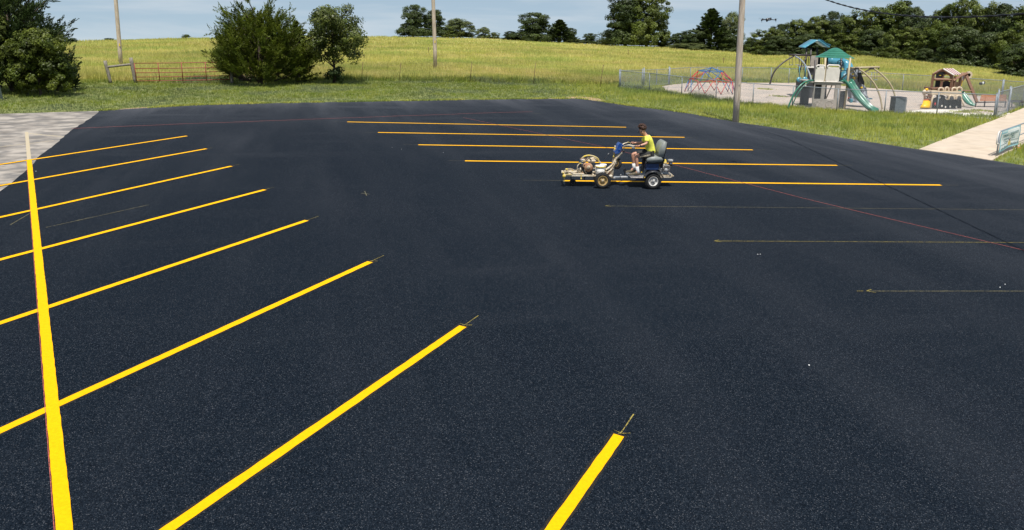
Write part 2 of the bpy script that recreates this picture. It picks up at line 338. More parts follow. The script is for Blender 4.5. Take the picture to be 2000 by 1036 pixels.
M_HAIR = mat('brown hair', (0.030, 0.012, 0.006), (0.075, 0.028, 0.012), scale=60, rough=0.6, bump=0.8, bscale=70)
M_SHIRT = mat('fluorescent yellow shirt', (0.95, 0.93, 0.10), (0.97, 0.95, 0.14), scale=6, rough=0.85, bump=0.3, bscale=14)
M_SHORTS = mat('black shorts', (0.014, 0.014, 0.014), (0.03, 0.03, 0.028), scale=10, rough=0.85, bump=0.3, bscale=18)
M_CAMO = mat('tan side stripe', (0.30, 0.26, 0.18), (0.08, 0.075, 0.06), scale=18, rough=0.85, contrast=(0.45, 0.55))
M_SOCK = mat('white sock', (0.78, 0.77, 0.75), rough=0.9)
M_SHOE = mat('muddy olive shoe', (0.15, 0.125, 0.07), (0.07, 0.06, 0.045), scale=25, rough=0.85)
M_GRN = mat('green plastic', (0.03, 0.155, 0.10), (0.04, 0.18, 0.12), scale=4, rough=0.28)
M_TEAL = mat('blue plastic', (0.06, 0.24, 0.33), (0.08, 0.28, 0.37), scale=4, rough=0.3)
M_DKTEAL = mat('dark teal bars', (0.01, 0.09, 0.13), rough=0.4)
M_TAN = mat('tan painted steel', (0.40, 0.33, 0.20), (0.46, 0.38, 0.25), scale=6, rough=0.45)
M_DARKST = mat('dark brown steel', (0.045, 0.035, 0.035), rough=0.45)
M_PANEL = mat('pale grey panel', (0.72, 0.67, 0.61), (0.80, 0.75, 0.68), scale=4, rough=0.5)
M_GREYP = mat('warm grey plastic', (0.33, 0.29, 0.25), (0.42, 0.37, 0.32), scale=7, rough=0.6)
M_DKPANEL = mat('dark grey panel', (0.028, 0.028, 0.032), (0.05, 0.05, 0.052), scale=5, rough=0.6)
M_ROCK = mat('moulded grey rock', (0.24, 0.26, 0.29), (0.42, 0.44, 0.48), scale=3, rough=0.7, bump=0.8, bscale=4)
M_HOLD = mat('yellow hold', (0.85, 0.55, 0.02), rough=0.4)
M_BROWN = mat('brown plastic timber', (0.19, 0.095, 0.055), (0.26, 0.14, 0.085), scale=6, rough=0.55, stretch=(4, 4, 1))
M_MAROON = mat('maroon stripe', (0.30, 0.06, 0.07), rough=0.5)
M_BEIGE = mat('beige plastic', (0.58, 0.46, 0.32), (0.64, 0.52, 0.38), scale=4, rough=0.45)
M_YPLAS = mat('yellow plastic', (0.88, 0.52, 0.01), (0.80, 0.44, 0.01), scale=8, rough=0.35)
M_ORSLAT = mat('orange brown boards', (0.42, 0.15, 0.045), (0.30, 0.09, 0.03), scale=10, rough=0.6)
M_CRED = mat('red painted tube', (0.62, 0.05, 0.05), rough=0.4)
M_CBLUE = mat('blue painted tube', (0.04, 0.17, 0.42), rough=0.4)
M_BANNER = mat('pale banner vinyl', (0.93, 0.96, 0.95), (0.96, 0.97, 0.96), scale=5, rough=0.45, trans=0.1)
M_BANB = mat('banner blue edge', (0.32, 0.62, 0.76), (0.38, 0.70, 0.74), scale=5, rough=0.45)
M_INK = mat('banner grey lettering', (0.14, 0.24, 0.25), rough=0.5)
M_WIREK = mat('black cable', (0.012, 0.012, 0.014), rough=0.6)
M_YTAG = mat('yellow tag', (0.75, 0.55, 0.05), rough=0.5)

# ------------------------------------------------------------------ terrain
CREST = [(-600, 96, 130), (-100, 84, 130), (110, 81, 130), (300, 75.5, 145), (400, 73, 150), (600, 70.5, 170), (800, 70, 190), (1000, 76, 190), (1200, 87, 185), (1300, 91, 180),
         (1480, 104, 160), (1673, 106, 140), (1811, 121, 122), (1919, 132, 112), (1990, 147, 100), (2400, 190, 95)]
CA, CYc, CZc = [], [], []
for (u, v, yc) in CREST:
    d = ray(u, v); CA.append(d.x/d.y); CYc.append(yc); CZc.append(HC+d.z/d.y*yc-0.25)
CA, CYc, CZc = map(np.array, (CA, CYc, CZc))
def terrain(x, y):
    x = np.asarray(x, float); y = np.asarray(y, float)
    a = x/np.maximum(y, 40.0); yc = np.interp(a, CA, CYc); zc = np.interp(a, CA, CZc)
    y0 = np.interp(a, [-0.8, 0.0, 0.12, 0.5, 0.75], [50, 54, 60, 62, 56])
    t = np.clip((y-y0)/(yc-y0), 0, 1); z = -0.03+(zc+0.03)*t
    flat = np.where(a > 0.33, 70.0, 0.0)
    over = np.clip(y-yc-flat, 0, None)
    z = z-0.09*np.minimum(over, 160)-0.05*np.clip(over-160, 0, None)
    z = z+0.10*np.sin(x*0.11+1.3)*np.sin(y*0.07)*np.clip((y-y0)/40, 0, 1)
    return z
def gz(x, y): return float(terrain(x, y))
def ghit(u, v):                # how far away the ground seen at (u, v) lies
    Y = 45.0
    while Y < 260:
        p = at(u, v, Y)
        if p.z <= gz(p.x, Y)+0.25: break
        Y += 0.5
    return Y
def axis_vals():
    ys = list(np.arange(-60, 20, 5.0))+list(np.arange(20, 70, 1.25))+list(np.arange(70, 220, 3.0))+list(np.geomspace(220, 1500, 30))
    xs = list(-np.geomspace(90, 1300, 26)[::-1])+list(np.arange(-88, 90, 2.0))+list(np.geomspace(90, 1300, 26))
    return np.array(xs), np.array(ys)
xs, ys = axis_vals(); GX, GY = np.meshgrid(xs, ys); GZ = terrain(GX, GY)
V = np.stack([GX.ravel(), GY.ravel(), GZ.ravel()], 1); nx, ny = len(xs), len(ys)
idx = np.arange(nx*ny).reshape(ny, nx)
Fq = np.stack([idx[:-1, :-1].ravel(), idx[:-1, 1:].ravel(), idx[1:, 1:].ravel(), idx[1:, :-1].ravel()], 1)
ground = np_mesh('ground', V, Fq, M_GROUND, kind='structure')
ground.data.polygons.foreach_set('use_smooth', [True]*len(Fq))
def fence_line_y(x):   # where the mown verge ends and the field begins
    return np.interp(x, [-60, -25, -19.8, -12, -3, 6.5, 8, 14, 24, 30, 60], [40, 46, 50, 52, 55, 53.5, 55, 59.5, 62, 56.5, 48])
fa = np.clip((GY.ravel()-fence_line_y(GX.ravel()))/2.0+0.5, 0, 1)
at_ = ground.data.attributes.new('field', 'FLOAT', 'POINT'); at_.data.foreach_set('value', fa.astype(np.float32))

def sheet(name, pts, m, z, kind='structure', parent=None, label=None, th=0.06, dust_sheen=None, cuts=0):
    me = bpy.data.meshes.new(name); import bmesh
    bm = bmesh.new(); vs = [bm.verts.new((p[0], p[1], z)) for p in pts]; f = bm.faces.new(vs)
    if f.normal.z < 0: f.normal_flip()
    r = bmesh.ops.triangulate(bm, faces=[f])
    edge = [e for e in bm.edges if e.is_boundary]
    ex = bmesh.ops.extrude_edge_only(bm, edges=edge)
    for g in ex['geom']:
        if isinstance(g, bmesh.types.BMVert): g.co.z -= th
    bm.to_mesh(me); bm.free(); me.materials.append(m)
    o = bpy.data.objects.new(name, me); COL.objects.link(o)
    if kind: o['kind'] = kind
    if parent is not None: o.parent = parent
    if label: o['label'] = label
    return o
def jitter_line(P, rng, step, amp):
    out = []
    for i in range(len(P)-1):
        a, b = Vector(P[i]), Vector(P[i+1]); n = max(1, int((b-a).length/step))
        for k in range(n):
            p = a.lerp(b, k/n); out.append(p+Vector((rng.uniform(-amp, amp), rng.uniform(-amp, amp), 0)))
    out.append(Vector(P[-1])); return out
rng = random.Random(4)
LOTEDGE = [(195, 216.5), (300, 210), (400, 205), (520, 202), (660, 199.5), (800, 197), (1000, 193.8), (1130, 193), (1180, 199), (1240, 208), (1300, 215), (1360, 224), (1440, 239),
           (1520, 251), (1600, 263), (1700, 278), (1800, 293), (1870, 303), (1937, 314), (2000, 323), (2150, 345)]
SEAM = [(195, 216.5), (170, 236), (140, 254), (105, 284), (80, 303), (55, 330), (20, 360), (0, 374)]
edge_pts = jitter_line([G(*p) for p in LOTEDGE], rng, 0.5, 0.05)
seam_pts = jitter_line([G(*p) for p in SEAM], rng, 0.4, 0.035)
lotpoly = edge_pts+[Vector((26, 8, 0)), Vector((26, -14, 0)), Vector((-22, -14, 0)), Vector((-22, 2, 0)), Vector((-9.5, 10, 0))]+seam_pts[::-1][:-1]
def lot():
    import bmesh
    me = bpy.data.meshes.new('asphalt_lot'); bm = bmesh.new(); vs = [bm.verts.new((p.x, p.y, 0)) for p in lotpoly]; f = bm.faces.new(vs)
    if f.normal.z < 0: f.normal_flip()
    bmesh.ops.triangulate(bm, faces=[f])
    ex = bmesh.ops.extrude_edge_only(bm, edges=[e for e in bm.edges if e.is_boundary])
    for g in ex['geom']:
        if isinstance(g, bmesh.types.BMVert): g.co.z -= 0.07
    # a regular cut so that the dust and sheen attribute can vary over the lot
    for k in range(-22, 27, 1): bmesh.ops.bisect_plane(bm, geom=bm.verts[:]+bm.edges[:]+bm.faces[:], plane_co=(k+0.013, 0, 0), plane_no=(1, 0, 0))
    for k in range(-14, 44, 1): bmesh.ops.bisect_plane(bm, geom=bm.verts[:]+bm.edges[:]+bm.faces[:], plane_co=(0, k+0.017, 0), plane_no=(0, 1, 0))
    bm.to_mesh(me); bm.free(); me.materials.append(M_ASPH)
    E = np.array([[p.x, p.y] for p in edge_pts]); co = np.zeros(len(me.vertices)*3, np.float32); me.vertices.foreach_get('co', co); P = co.reshape(-1, 3)[:, :2]
    d = np.sqrt(((P[:, None, :]-E[None])**2).sum(2)).min(1)
    a = me.attributes.new('dust_sheen', 'FLOAT', 'POINT'); a.data.foreach_set('value', (1.3*np.exp(-d/1.6)+2.0*np.exp(-d/9)).astype(np.float32))  # narrow falloff is edge dust, wide falloff paints the sheen of far asphalt
    o = bpy.data.objects.new('asphalt_lot', me); COL.objects.link(o); o['kind'] = 'structure'; return o
LOT = lot()
oldp = seam_pts+[Vector((-9.5, 10, 0)), Vector((-22, 2, 0)), Vector((-60, 2, 0)), G(-700, 262), G(-300, 240), G(0, 222.5)]
OLD = sheet('old_pavement', [p for p in oldp], M_OLDCONC, -0.006)
# ------------------------------------------------------------------ painted lines (parts of the lot)
def stripe(name, a, b, w, m, z=0.004, parent=LOT, label=None, jit=0.003, wob=0.0, seed=1, step=0.09):
    r = random.Random(seed); a, b = Vector(a), Vector(b); d = (b-a); L = d.length; d.normalize(); s = Vector((-d.y, d.x, 0))
    n = max(2, int(L/step)); A = []; B = []
    for i in range(n+1):
        c = a+d*L*i/n+s*(r.uniform(-wob, wob))
        A.append(c+s*(w/2+r.uniform(-jit, jit))); B.append(c-s*(w/2+r.uniform(-jit, jit)))
    mb = MB(); vs = [Vector((p.x, p.y, z)) for p in A+B]; k = n+1
    mb.add(vs, [(i, k+i, k+i+1, i+1) for i in range(n)])
    return mb.build(name, m, parent, label)
M_OVER = paint_mat('paint overspray', (0.060, 0.042, 0.010), (0.010, 0.0125, 0.018), 0.46, 0.72)
AEND = [(365, 266), (403, 291), (452, 325), (517, 371), (599, 431), (723, 512), (904, 638), (1209, 851)]
AINT = [(57, 313), (62, 352), (67, 410), (74, 488), (85, 603), (103, 795), (335, 1030), (1078, 1036)]
for i, (e, q) in enumerate(zip(AEND, AINT)):
    E0, Q0 = G(*e), G(*q); d = (Q0-E0).normalized(); L = 11.2
    stripe('stall_line', E0+d*0.0, E0+d*L, 0.112, M_YEL, seed=i)
    stripe('overspray', E0-d*0.03, E0+d*L, 0.17, M_OVER, z=0.002, seed=200+i, jit=0.012)
    # chalk layout ticks at the open end
    s = Vector((-d.y, d.x, 0))
    if i >= 1:
        stripe('chalk_mark', E0-d*0.03, E0-d*(0.22+0.035*i), 0.010, M_CHALKY, z=0.006, seed=20+i, jit=0.004)
        if i >= 5:
            stripe('chalk_mark', E0-d*0.09+s*0.09, E0-d*0.02-s*0.02, 0.009, M_CHALKY, z=0.008, seed=30+i)
            stripe('chalk_mark', E0-d*0.06-s*0.08, E0-d*0.04+s*0.02, 0.009, M_CHALKY, z=0.008, seed=40+i)
T0, T1 = G(57, 313), G(126, 1036); dT = (T1-T0).normalized()
stripe('centre_line', T0-dT*0.05, T1+dT*6, 0.118, M_YEL, z=0.008, seed=77, label='long centre line crossing the angled stall lines')
sT = Vector((-dT.y, dT.x, 0))
stripe('chalk_line', T0+dT*0.3-sT*0.068*1, T1+dT*5-sT*0.068, 0.006, M_RED, z=0.006, seed=78, jit=0.0008, wob=0.0, label='red chalk line along the centre line')
stripe('faded_line', G(52, 258, -0.002), T0-dT*0.06, 0.10, M_OLDYEL, z=-0.002, seed=79, parent=OLD, label='faded old end of the centre line')
stripe('faded_line', G(56, 261, -0.002), G(130, 268, -0.002), 0.07, M_OLDYEL, z=-0.0035, seed=80, parent=OLD, label='faded old stall line')
stripe('faded_line', G(0, 287, -0.002), G(105, 275, -0.002), 0.05, M_OLDYEL, z=-0.0035, seed=81, parent=OLD, label='faded old stall line')
BS = [(678, 238.5), (738, 259.2), (817, 283.3), (908, 314.7), (1103, 353.5)]; BE = [(1223, 249), (1337, 268.7), (1470, 293.2), (1635, 323.5), (1838, 362)]
for i, (a, b) in enumerate(zip(BS, BE)):
    A0, B0 = G(*a), G(*b); stripe('stall_line', A0, B0, 0.130, M_YEL, seed=50+i)
    d = (B0-A0).normalized(); stripe('chalk_mark', A0-d*0.02, A0-d*(0.5 if i < 4 else 1.15), 0.012, M_CHALKF, z=0.006, seed=60+i)
    stripe('chalk_mark', B0+d*0.02, B0+d*0.5, 0.012, M_CHALKF, z=0.006, seed=66+i)
dB = (G(*BE[3])-G(*BS[3])).normalized()
for i, (p, q) in enumerate((((1182, 403), (2000, 410.5)), ((1395, 471.5), (2000, 474.5)), ((1692, 569.5), (2000, 569.5)))):
    A0, Q0 = G(*p), G(*q); d = (Q0-A0).normalized(); s = Vector((-d.y, d.x, 0))
    stripe('chalk_line', A0, A0+d*11.6, 0.015, (M_CHALKF, M_CHALKY, M_CHALKF)[i], z=0.006, seed=90+i, wob=0.003, label=('farthest', 'middle', 'nearest')[i]+' of the three unpainted stall chalk lines')
    for sg in (1, -1): stripe('chalk_mark', A0, A0+d*0.12+s*0.07*sg, 0.014, M_CHALKY, z=0.008, seed=95+i)
    if i == 2: stripe('chalk_mark', A0-d*0.05, A0-d*0.16, 0.014, M_CHALKY, z=0.008, seed=99)
def polyline_strip(name, P, w, m, z, wob, seed, label):
    r = random.Random(seed); Q = []
    for i in range(len(P)-1):
        n = max(1, int((P[i+1]-P[i]).length/0.5))
        for k in range(n): Q.append(P[i].lerp(P[i+1], k/n)+Vector((r.uniform(-wob, wob), r.uniform(-wob, wob), 0)))
    Q.append(P[-1]); A = []; B = []
    for i, p in enumerate(Q):
        d = (Q[min(i+1, len(Q)-1)]-Q[max(i-1, 0)]).normalized(); s = Vector((-d.y, d.x, 0)); A.append(p+s*w/2); B.append(p-s*w/2)
    mb = MB(); k = len(Q); mb.add([Vector((p.x, p.y, z)) for p in A+B], [(i, k+i, k+i+1, i+1) for i in range(k-1)]); return mb.build(name, m, LOT, label)
polyline_strip('chalk_line', [G(138, 252), G(350, 243), G(600, 234), G(760, 228), G(960, 221), G(1040, 219)], 0.03, M_RED, 0.010, 0.04, 5, 'wobbly red line near the far edge of the lot')
polyline_strip('chalk_line', [G(905, 230.5), G(1190, 290), G(1560, 386), G(1760, 434), G(2000, 490), G(2150, 525)], 0.016, M_RED, 0.010, 0.006, 6, 'thin red line running diagonally across the right lot')
for i, (a, b) in enumerate((((90, 445), (290, 401)), ((20, 440), (58, 418)), ((705, 378), (722, 380)), ((712, 374), (716, 383)), ((1040, 222), (1060, 222)), ((680, 242), (690, 243)))):
    stripe('chalk_mark', G(*a), G(*b), 0.018, M_CHALKF, z=0.0062, seed=110+i, jit=0.006)

# ------------------------------------------------------------------ walks and playground ground
WALK = sheet('concrete_walk', [G(1794.7, 291.5, .02), G(1832, 276.5, .02), G(1870, 262, .02), G(1905, 248, .02), G(1938.6, 236, .02), G(1973, 222, .02), G(2000, 211, .02), G(2120, 160, .02),
             G(2260, 195, .02), G(2100, 245, .02), G(2000, 282.5, .02), G(1951, 305.5, .02), G(1937.6, 313.3, .02), G(1870, 302.3, .02)], M_CONC, 0.02, th=0.12)
PLAYG = sheet('playground_gravel', jitter_line([G(*p) for p in [(1290, 169), (1345, 161.5), (1440, 161.5), (1555, 162), (1660, 168), (1767, 177), (1870, 184), (1960, 190.5), (1990, 211), (1942, 229.5), (1880, 227.5), (1828, 225.5),
               (1727, 221.5), (1634, 216.5), (1590, 213), (1547, 208), (1470, 204), (1398, 196), (1345, 187), (1300, 177)]], rng, 0.7, 0.12), M_GRAV, -0.008, th=0.03)
sheet('playground_path', [G(*p) for p in [(1764, 224.5), (1775, 217.5), (1800, 214.5), (1850, 214), (1890, 215.2), (1862, 219.5), (1850, 226.2)]], M_CONCW, 0.0, th=0.05)
sheet('playground_path', [G(*p) for p in [(1850.5, 220.5), (1900, 221.6), (1937, 222.5), (1966, 216.5), (1973, 222), (1941, 231.5), (1850.5, 227)]], M_CONCW, 0.0, th=0.05)
sheet('bare_soil', jitter_line([G(*p) for p in [(1060, 193.3), (1095, 190.5), (1125, 188.5), (1150, 189.5), (1180, 195), (1190, 199), (1178, 198.5), (1130, 192.3), (1060, 193.6)]], rng, 0.4, 0.1), M_SOIL, -0.012, th=0.02)
sheet('bare_soil', jitter_line([G(*p) for p in [(195, 216), (250, 211.5), (300, 208.5), (360, 205), (385, 202.5), (400, 204.8), (300, 209.8), (198, 216.2)]], rng, 0.5, 0.12), M_SOIL, -0.012, th=0.02)

# ------------------------------------------------------------------ grass
NR = np.random.default_rng(7)
def inpoly(P, poly):
    x, y = P[:, 0], P[:, 1]; n = len(poly); c = np.zeros(len(P), bool); j = n-1
    for i in range(n):
        xi, yi, xj, yj = poly[i][0], poly[i][1], poly[j][0], poly[j][1]
        if yi != yj:
            k = ((yi > y) != (yj > y)) & (x < (xj-xi)*(y-yi)/(yj-yi)+xi); c ^= k
        j = i
    return c
def blades(name, P, h, w, m, per=3, lean=0.35, tintv=None):
    n = len(P); P = np.repeat(P, per, 0); h = np.repeat(h, per)*NR.uniform(0.6, 1.15, n*per); w = np.repeat(w, per)
    P = P+np.stack([NR.normal(0, 1, n*per)*w*1.3, NR.normal(0, 1, n*per)*w*1.3, np.zeros(n*per)], 1)
    a = NR.uniform(0, 2*PI, n*per); dx, dy = np.cos(a)*w/2, np.sin(a)*w/2; b = NR.uniform(0, 2*PI, n*per); l = h*lean*NR.uniform(0, 1, n*per)
    z = np.zeros_like(dx)
    V = np.stack([P-np.stack([dx, dy, z], 1), P+np.stack([dx, dy, z], 1), P+np.stack([np.cos(b)*l, np.sin(b)*l, h], 1)], 1).reshape(-1, 3)
    F = np.arange(n*per*3).reshape(-1, 3)
    o = np_mesh(name, V, F, m, tint=NR.uniform(0, 1, n*per) if tintv is None else np.repeat(tintv, per)*0.6+NR.uniform(0, .4, n*per), kind='stuff')
    return o
LP = [(p.x, p.y) for p in lotpoly]; OP = [(p.x, p.y) for p in oldp]; WP = [tuple(v.co)[:2] for v in WALK.data.vertices][:14]
WPp = [G(1794.7, 291.5), G(1938.6, 236), G(2120, 160), G(2260, 195), G(2000, 282.5), G(1937.6, 313.3)]
GPp = [(v.x, v.y) for v in [G(*p) for p in [(1290, 169), (1345, 161.5), (1555, 162), (1767, 177), (1960, 190.5), (1990, 211), (1942, 229.5), (1828, 225.5), (1634, 216.5), (1547, 208), (1470, 204), (1398, 196), (1345, 187), (1300, 177)]]]
def on_grass(P):
    return ~(inpoly(P, LP) | inpoly(P, OP) | inpoly(P, [(p.x, p.y) for p in WPp]) | inpoly(P, GPp))
# verge
n = 150000
P = np.stack([NR.uniform(-46, 46, n), NR.uniform(22, 62, n)], 1)
P = P[(np.abs(P[:, 0]) < P[:, 1]*0.80+1) & (P[:, 1] < fence_line_y(P[:, 0])+0.8)]; P = P[on_grass(P)]
# distance to lot edge
E = np.array([[p.x, p.y] for p in edge_pts[::2]]+[[p.x, p.y] for p in [G(-300, 240), G(-200, 234), G(-100, 228), G(0, 222.5), G(60, 221), G(120, 219)]])
def de(P): 
    out = np.zeros(len(P))
    for i in range(0, len(P), 20000): out[i:i+20000] = np.sqrt(((P[i:i+20000, None]-E[None])**2).sum(2)).min(1)
    return out
D = de(P)
def lown(P, s, ph=0.0):
    return (np.sin(P[:, 0]*s+ph+2*np.sin(P[:, 1]*s*0.7+ph))*np.sin(P[:, 1]*s*1.3+1.7*np.sin(P[:, 0]*s*0.8+2*ph))+1)/2
fd = fence_line_y(P[:, 0])-P[:, 1]
hh = 0.05+0.07*np.clip(D/3, 0, 1)+0.22*np.clip(1-fd/2.2, 0, 1)*lown(P, 0.9)
front = (P[:, 0]+NR.normal(0, 2.2, len(P)) > 5.0)
hh = np.where(front, 0.09+0.20*np.clip(D/3.0, 0, 1)*(0.5+0.5*lown(P, 1.1)), hh)
z = terrain(P[:, 0], P[:, 1]); P3 = np.column_stack([P, z])
tv = np.clip(0.25+0.6*lown(P, 0.5, 1.0)*0.6+0.3*NR.uniform(0, 1, len(P)), 0, 1)
sel = ~front | (NR.uniform(0, 1, len(P)) < 0.25)
blades('verge_grass', P3[sel & ~(front)], hh[sel & ~front], np.full((sel & ~front).sum(), 0.035), M_VGRASS, per=3, tintv=tv[sel & ~front])
blades('roadside_grass', P3[front], hh[front], np.full(front.sum(), 0.03), M_VGRASS2, per=3, tintv=tv[front])
# dry fringe along the pavement edge
k = (D < 0.45) & (NR.uniform(0, 1, len(P)) < 0.55)
blades('dry_grass_fringe', P3[k], hh[k]*0.8, np.full(k.sum(), 0.03), M_STRAW, per=2)
k_ = NR.integers(0, len(edge_pts)-26, 9000); t_ = NR.uniform(0, 1, 9000)
PE = np.array([[p.x, p.y] for p in edge_pts]); PE = PE[k_]*(1-t_[:, None])+PE[k_+1]*t_[:, None]+NR.normal(0, 0.07, (9000, 2))
PE = PE[~inpoly(PE, [(p.x, p.y) for p in WPp])]; PE = PE[lown(PE, 1.7, 0.8) > 0.25]
blades('edge_grass', np.column_stack([PE, np.full(len(PE), -0.01)]), np.full(len(PE), 0.10), np.full(len(PE), 0.03), M_VGRASS2, per=2, lean=1.2)
# dark weeds along the fence bases
def weeds(name, pts, n, h, m, spread=0.25):
    P = []
    for i in range(len(pts)-1):
        a, b = pts[i], pts[i+1]
        t = NR.uniform(0, 1, n); P.append(np.stack([a.x+(b.x-a.x)*t+NR.normal(0, spread, n), a.y+(b.y-a.y)*t+NR.normal(0, spread, n)], 1))
    P = np.concatenate(P); P = P[~inpoly(P, LP)]; z = terrain(P[:, 0], P[:, 1]); hn = h*(0.3+0.9*lown(P, 2.1, 0.4))*NR.uniform(0.6, 1.1, len(P))
    blades(name, np.column_stack([P, z]), hn, np.full(len(P), 0.04), m, per=4, lean=0.6)
weeds('fence_weeds', [G(1210, 170), G(1268, 178), G(1331, 188), G(1398, 197), G(1470, 206)], 350, 0.42, M_VGRASS)
weeds('fence_weeds', [G(1470, 206), G(1547, 210), G(1634, 218.5), G(1727, 222.5), G(1828, 226), G(1935, 229)], 260, 0.26, M_VGRASS2)
weeds('field_edge_weeds', [Vector((x, float(fence_line_y(x))-0.2, 0)) for x in (-22, -14, -6, 1, 8)], 900, 0.5, M_VGRASS, spread=0.5)
weeds('field_edge_weeds', [Vector((x, float(fence_line_y(x))+0.3, 0)) for x in (8, 14, 19, 24, 27, 30)], 500, 0.4, M_VGRASS2, spread=0.4)
# sparse tufts in the gravel
P = np.array([[G(*p).x, G(*p).y] for p in [(1487, 174), (1497, 174.5), (1516, 188), (1526, 189), (1555, 190), (1581, 172), (1500, 175), (1568, 204), (1870, 219), (1885, 218), (1900, 217.5), (1912, 216), (1925, 217), (1893, 219.5), (1940, 219)]])
P = np.repeat(P, 60, 0)+NR.normal(0, 0.22, (900, 2)); blades('gravel_weeds', np.column_stack([P, np.full(len(P), -0.01)]), np.full(len(P), 0.09), np.full(len(P), 0.03), M_VGRASS2, per=2)
# tall field grass: dense near the wire fence, thinning with distance
n = 210000
a = NR.uniform(-0.86, 0.86, n); Y = 1/NR.uniform(1/205.0, 1/46.0, n)
P = np.stack([a*Y, Y], 1); yc = np.interp(a, CA, CYc)
P = P[(P[:, 1] > fence_line_y(P[:, 0])) & (P[:, 1] < yc+4)]; Yk = P[:, 1]
h = np.clip(0.55-0.0016*(Yk-50), 0.25, 0.6)*(0.7+0.5*lown(P, 0.21, 0.3))
blades('tall_field_grass', np.column_stack([P, terrain(P[:, 0], P[:, 1])]), h, 0.045*Yk/50, M_FGRASS, per=3, lean=0.5, tintv=np.clip(lown(P, 0.13, 2.0)*0.7+NR.uniform(0, 0.3, len(P)), 0, 1))

# ------------------------------------------------------------------ trees
def kites(C, D_, Nn, L, W, m, name, parent, tint):
    # C centre, D_ direction, Nn normal: one leaf-like quad each
    D_ = D_/np.linalg.norm(D_, axis=1, keepdims=True); S = np.cross(D_, Nn); S /= (np.linalg.norm(S, axis=1, keepdims=True)+1e-9)
    L = L[:, None]; W = W[:, None]
    V = np.stack([C-D_*L/2, C+S*W/2, C+D_*L/2, C-S*W/2], 1).reshape(-1, 3)
    return np_mesh(name, V, np.arange(len(V)).reshape(-1, 4), m, tint=tint, parent=parent)
def rnd_dir(n, up=0.0, r=NR):
    v = r.normal(0, 1, (n, 3)); v[:, 2] += up; return v/np.linalg.norm(v, axis=1, keepdims=True)
def deciduous(parent, H, R, m, seed, nclump=120, per=110, leaf=0.16, base=0.12, trunk=0.18, clump=0.17, lobes=7, squash=1.0, bark=None):
    r = np.random.default_rng(seed)
    # lobes: large overlapping masses making an uneven outline
    ch = H*(1-base); cz = H*base+ch*0.5
    LB = []
    for i in range(lobes):
        t = (i+0.5)/lobes; a = i*2.4+r.uniform(-.5, .5); zz = H*base+ch*(0.16+0.70*t); rad = R*0.62*(1-abs(t-0.4)**1.6*0.9)*r.uniform(0.35, 1.0)
        LB.append((np.array([math.cos(a)*rad, math.sin(a)*rad, zz]), R*r.uniform(0.38, 0.62)*(1-0.35*t), ch*r.uniform(0.14, 0.25)))
    LB.append((np.array([0, 0, H*base+ch*0.50]), R*0.62, ch*0.46))
    if base < 0.04:      # open grown trees whose skirts reach the grass
        for i in range(6): a = i*1.05+r.uniform(-.3, .3); LB.append((np.array([math.cos(a)*R*.48, math.sin(a)*R*.48, H*0.13]), R*r.uniform(.28, .42), H*0.13))
    C = []; O = []
    for i in range(nclump):
        c, rr, rz = LB[r.integers(0, len(LB))]; d = r.normal(0, 1, 3); d[2] += 0.25; d /= np.linalg.norm(d); f = r.uniform(0.72, 1.03)
        C.append(c+d*np.array([rr, rr, rz*1.15])*f); O.append(d)
    C = np.array(C); O = np.array(O); C[:, 2] = np.clip(C[:, 2], H*base*0.6+0.02*H, H*0.985); C[:, 2] *= squash
    cs = R*clump*r.uniform(0.6, 1.35, nclump)
    k = np.repeat(np.arange(nclump), per); n = len(k)
    d = r.normal(0, 1, (n, 3)); d /= np.linalg.norm(d, axis=1, keepdims=True); d *= (r.uniform(0.15, 1.0, n)**0.5)[:, None]
    P = C[k]+d*cs[k][:, None]*np.array([1.1, 1.1, 0.9])
    P[:, 2] = np.maximum(P[:, 2], 0.03*H)
    nrm = d*0.7+O[k]*0.9+r.normal(0, 0.55, (n, 3))+np.array([0, -0.15, 0.25]); nrm /= np.linalg.norm(nrm, axis=1, keepdims=True)
    dr = np.cross(nrm, r.normal(0, 1, (n, 3)))
    ls = leaf*r.uniform(0.6, 1.3, n)
    tn = np.clip(r.uniform(0, 1, nclump)[k]*0.55+r.uniform(0, 0.45, n), 0, 1)
    kites(P, dr, nrm, ls*1.3, ls*0.8, m, 'crown', parent, tn)
    mb = MB(); rr = random.Random(seed)
    top = Vector((rr.uniform(-.05, .05)*R, rr.uniform(-.05, .05)*R, H*0.8)); tp = [Vector((0, 0, -0.1)), Vector((0.02*R, 0, H*base*0.9)), Vector((-.03*R, .02*R, H*0.45)), top]
    mb.tube(tp, [trunk*1.25, trunk, trunk*0.6, trunk*0.15], n=8)
    for i in range(0, nclump, max(1, nclump//16)):
        e = Vector(C[i]); z0 = max(H*base*0.8, min(e.z*0.55, H*0.5)); s = Vector((0, 0, z0)); mid = s.lerp(e, 0.5)+Vector((0, 0, 0.05*H))
        mb.tube([s, mid, e], [trunk*0.45, trunk*0.25, trunk*0.06], n=5)
    mb.build('trunk', bark or M_BARK, parent)
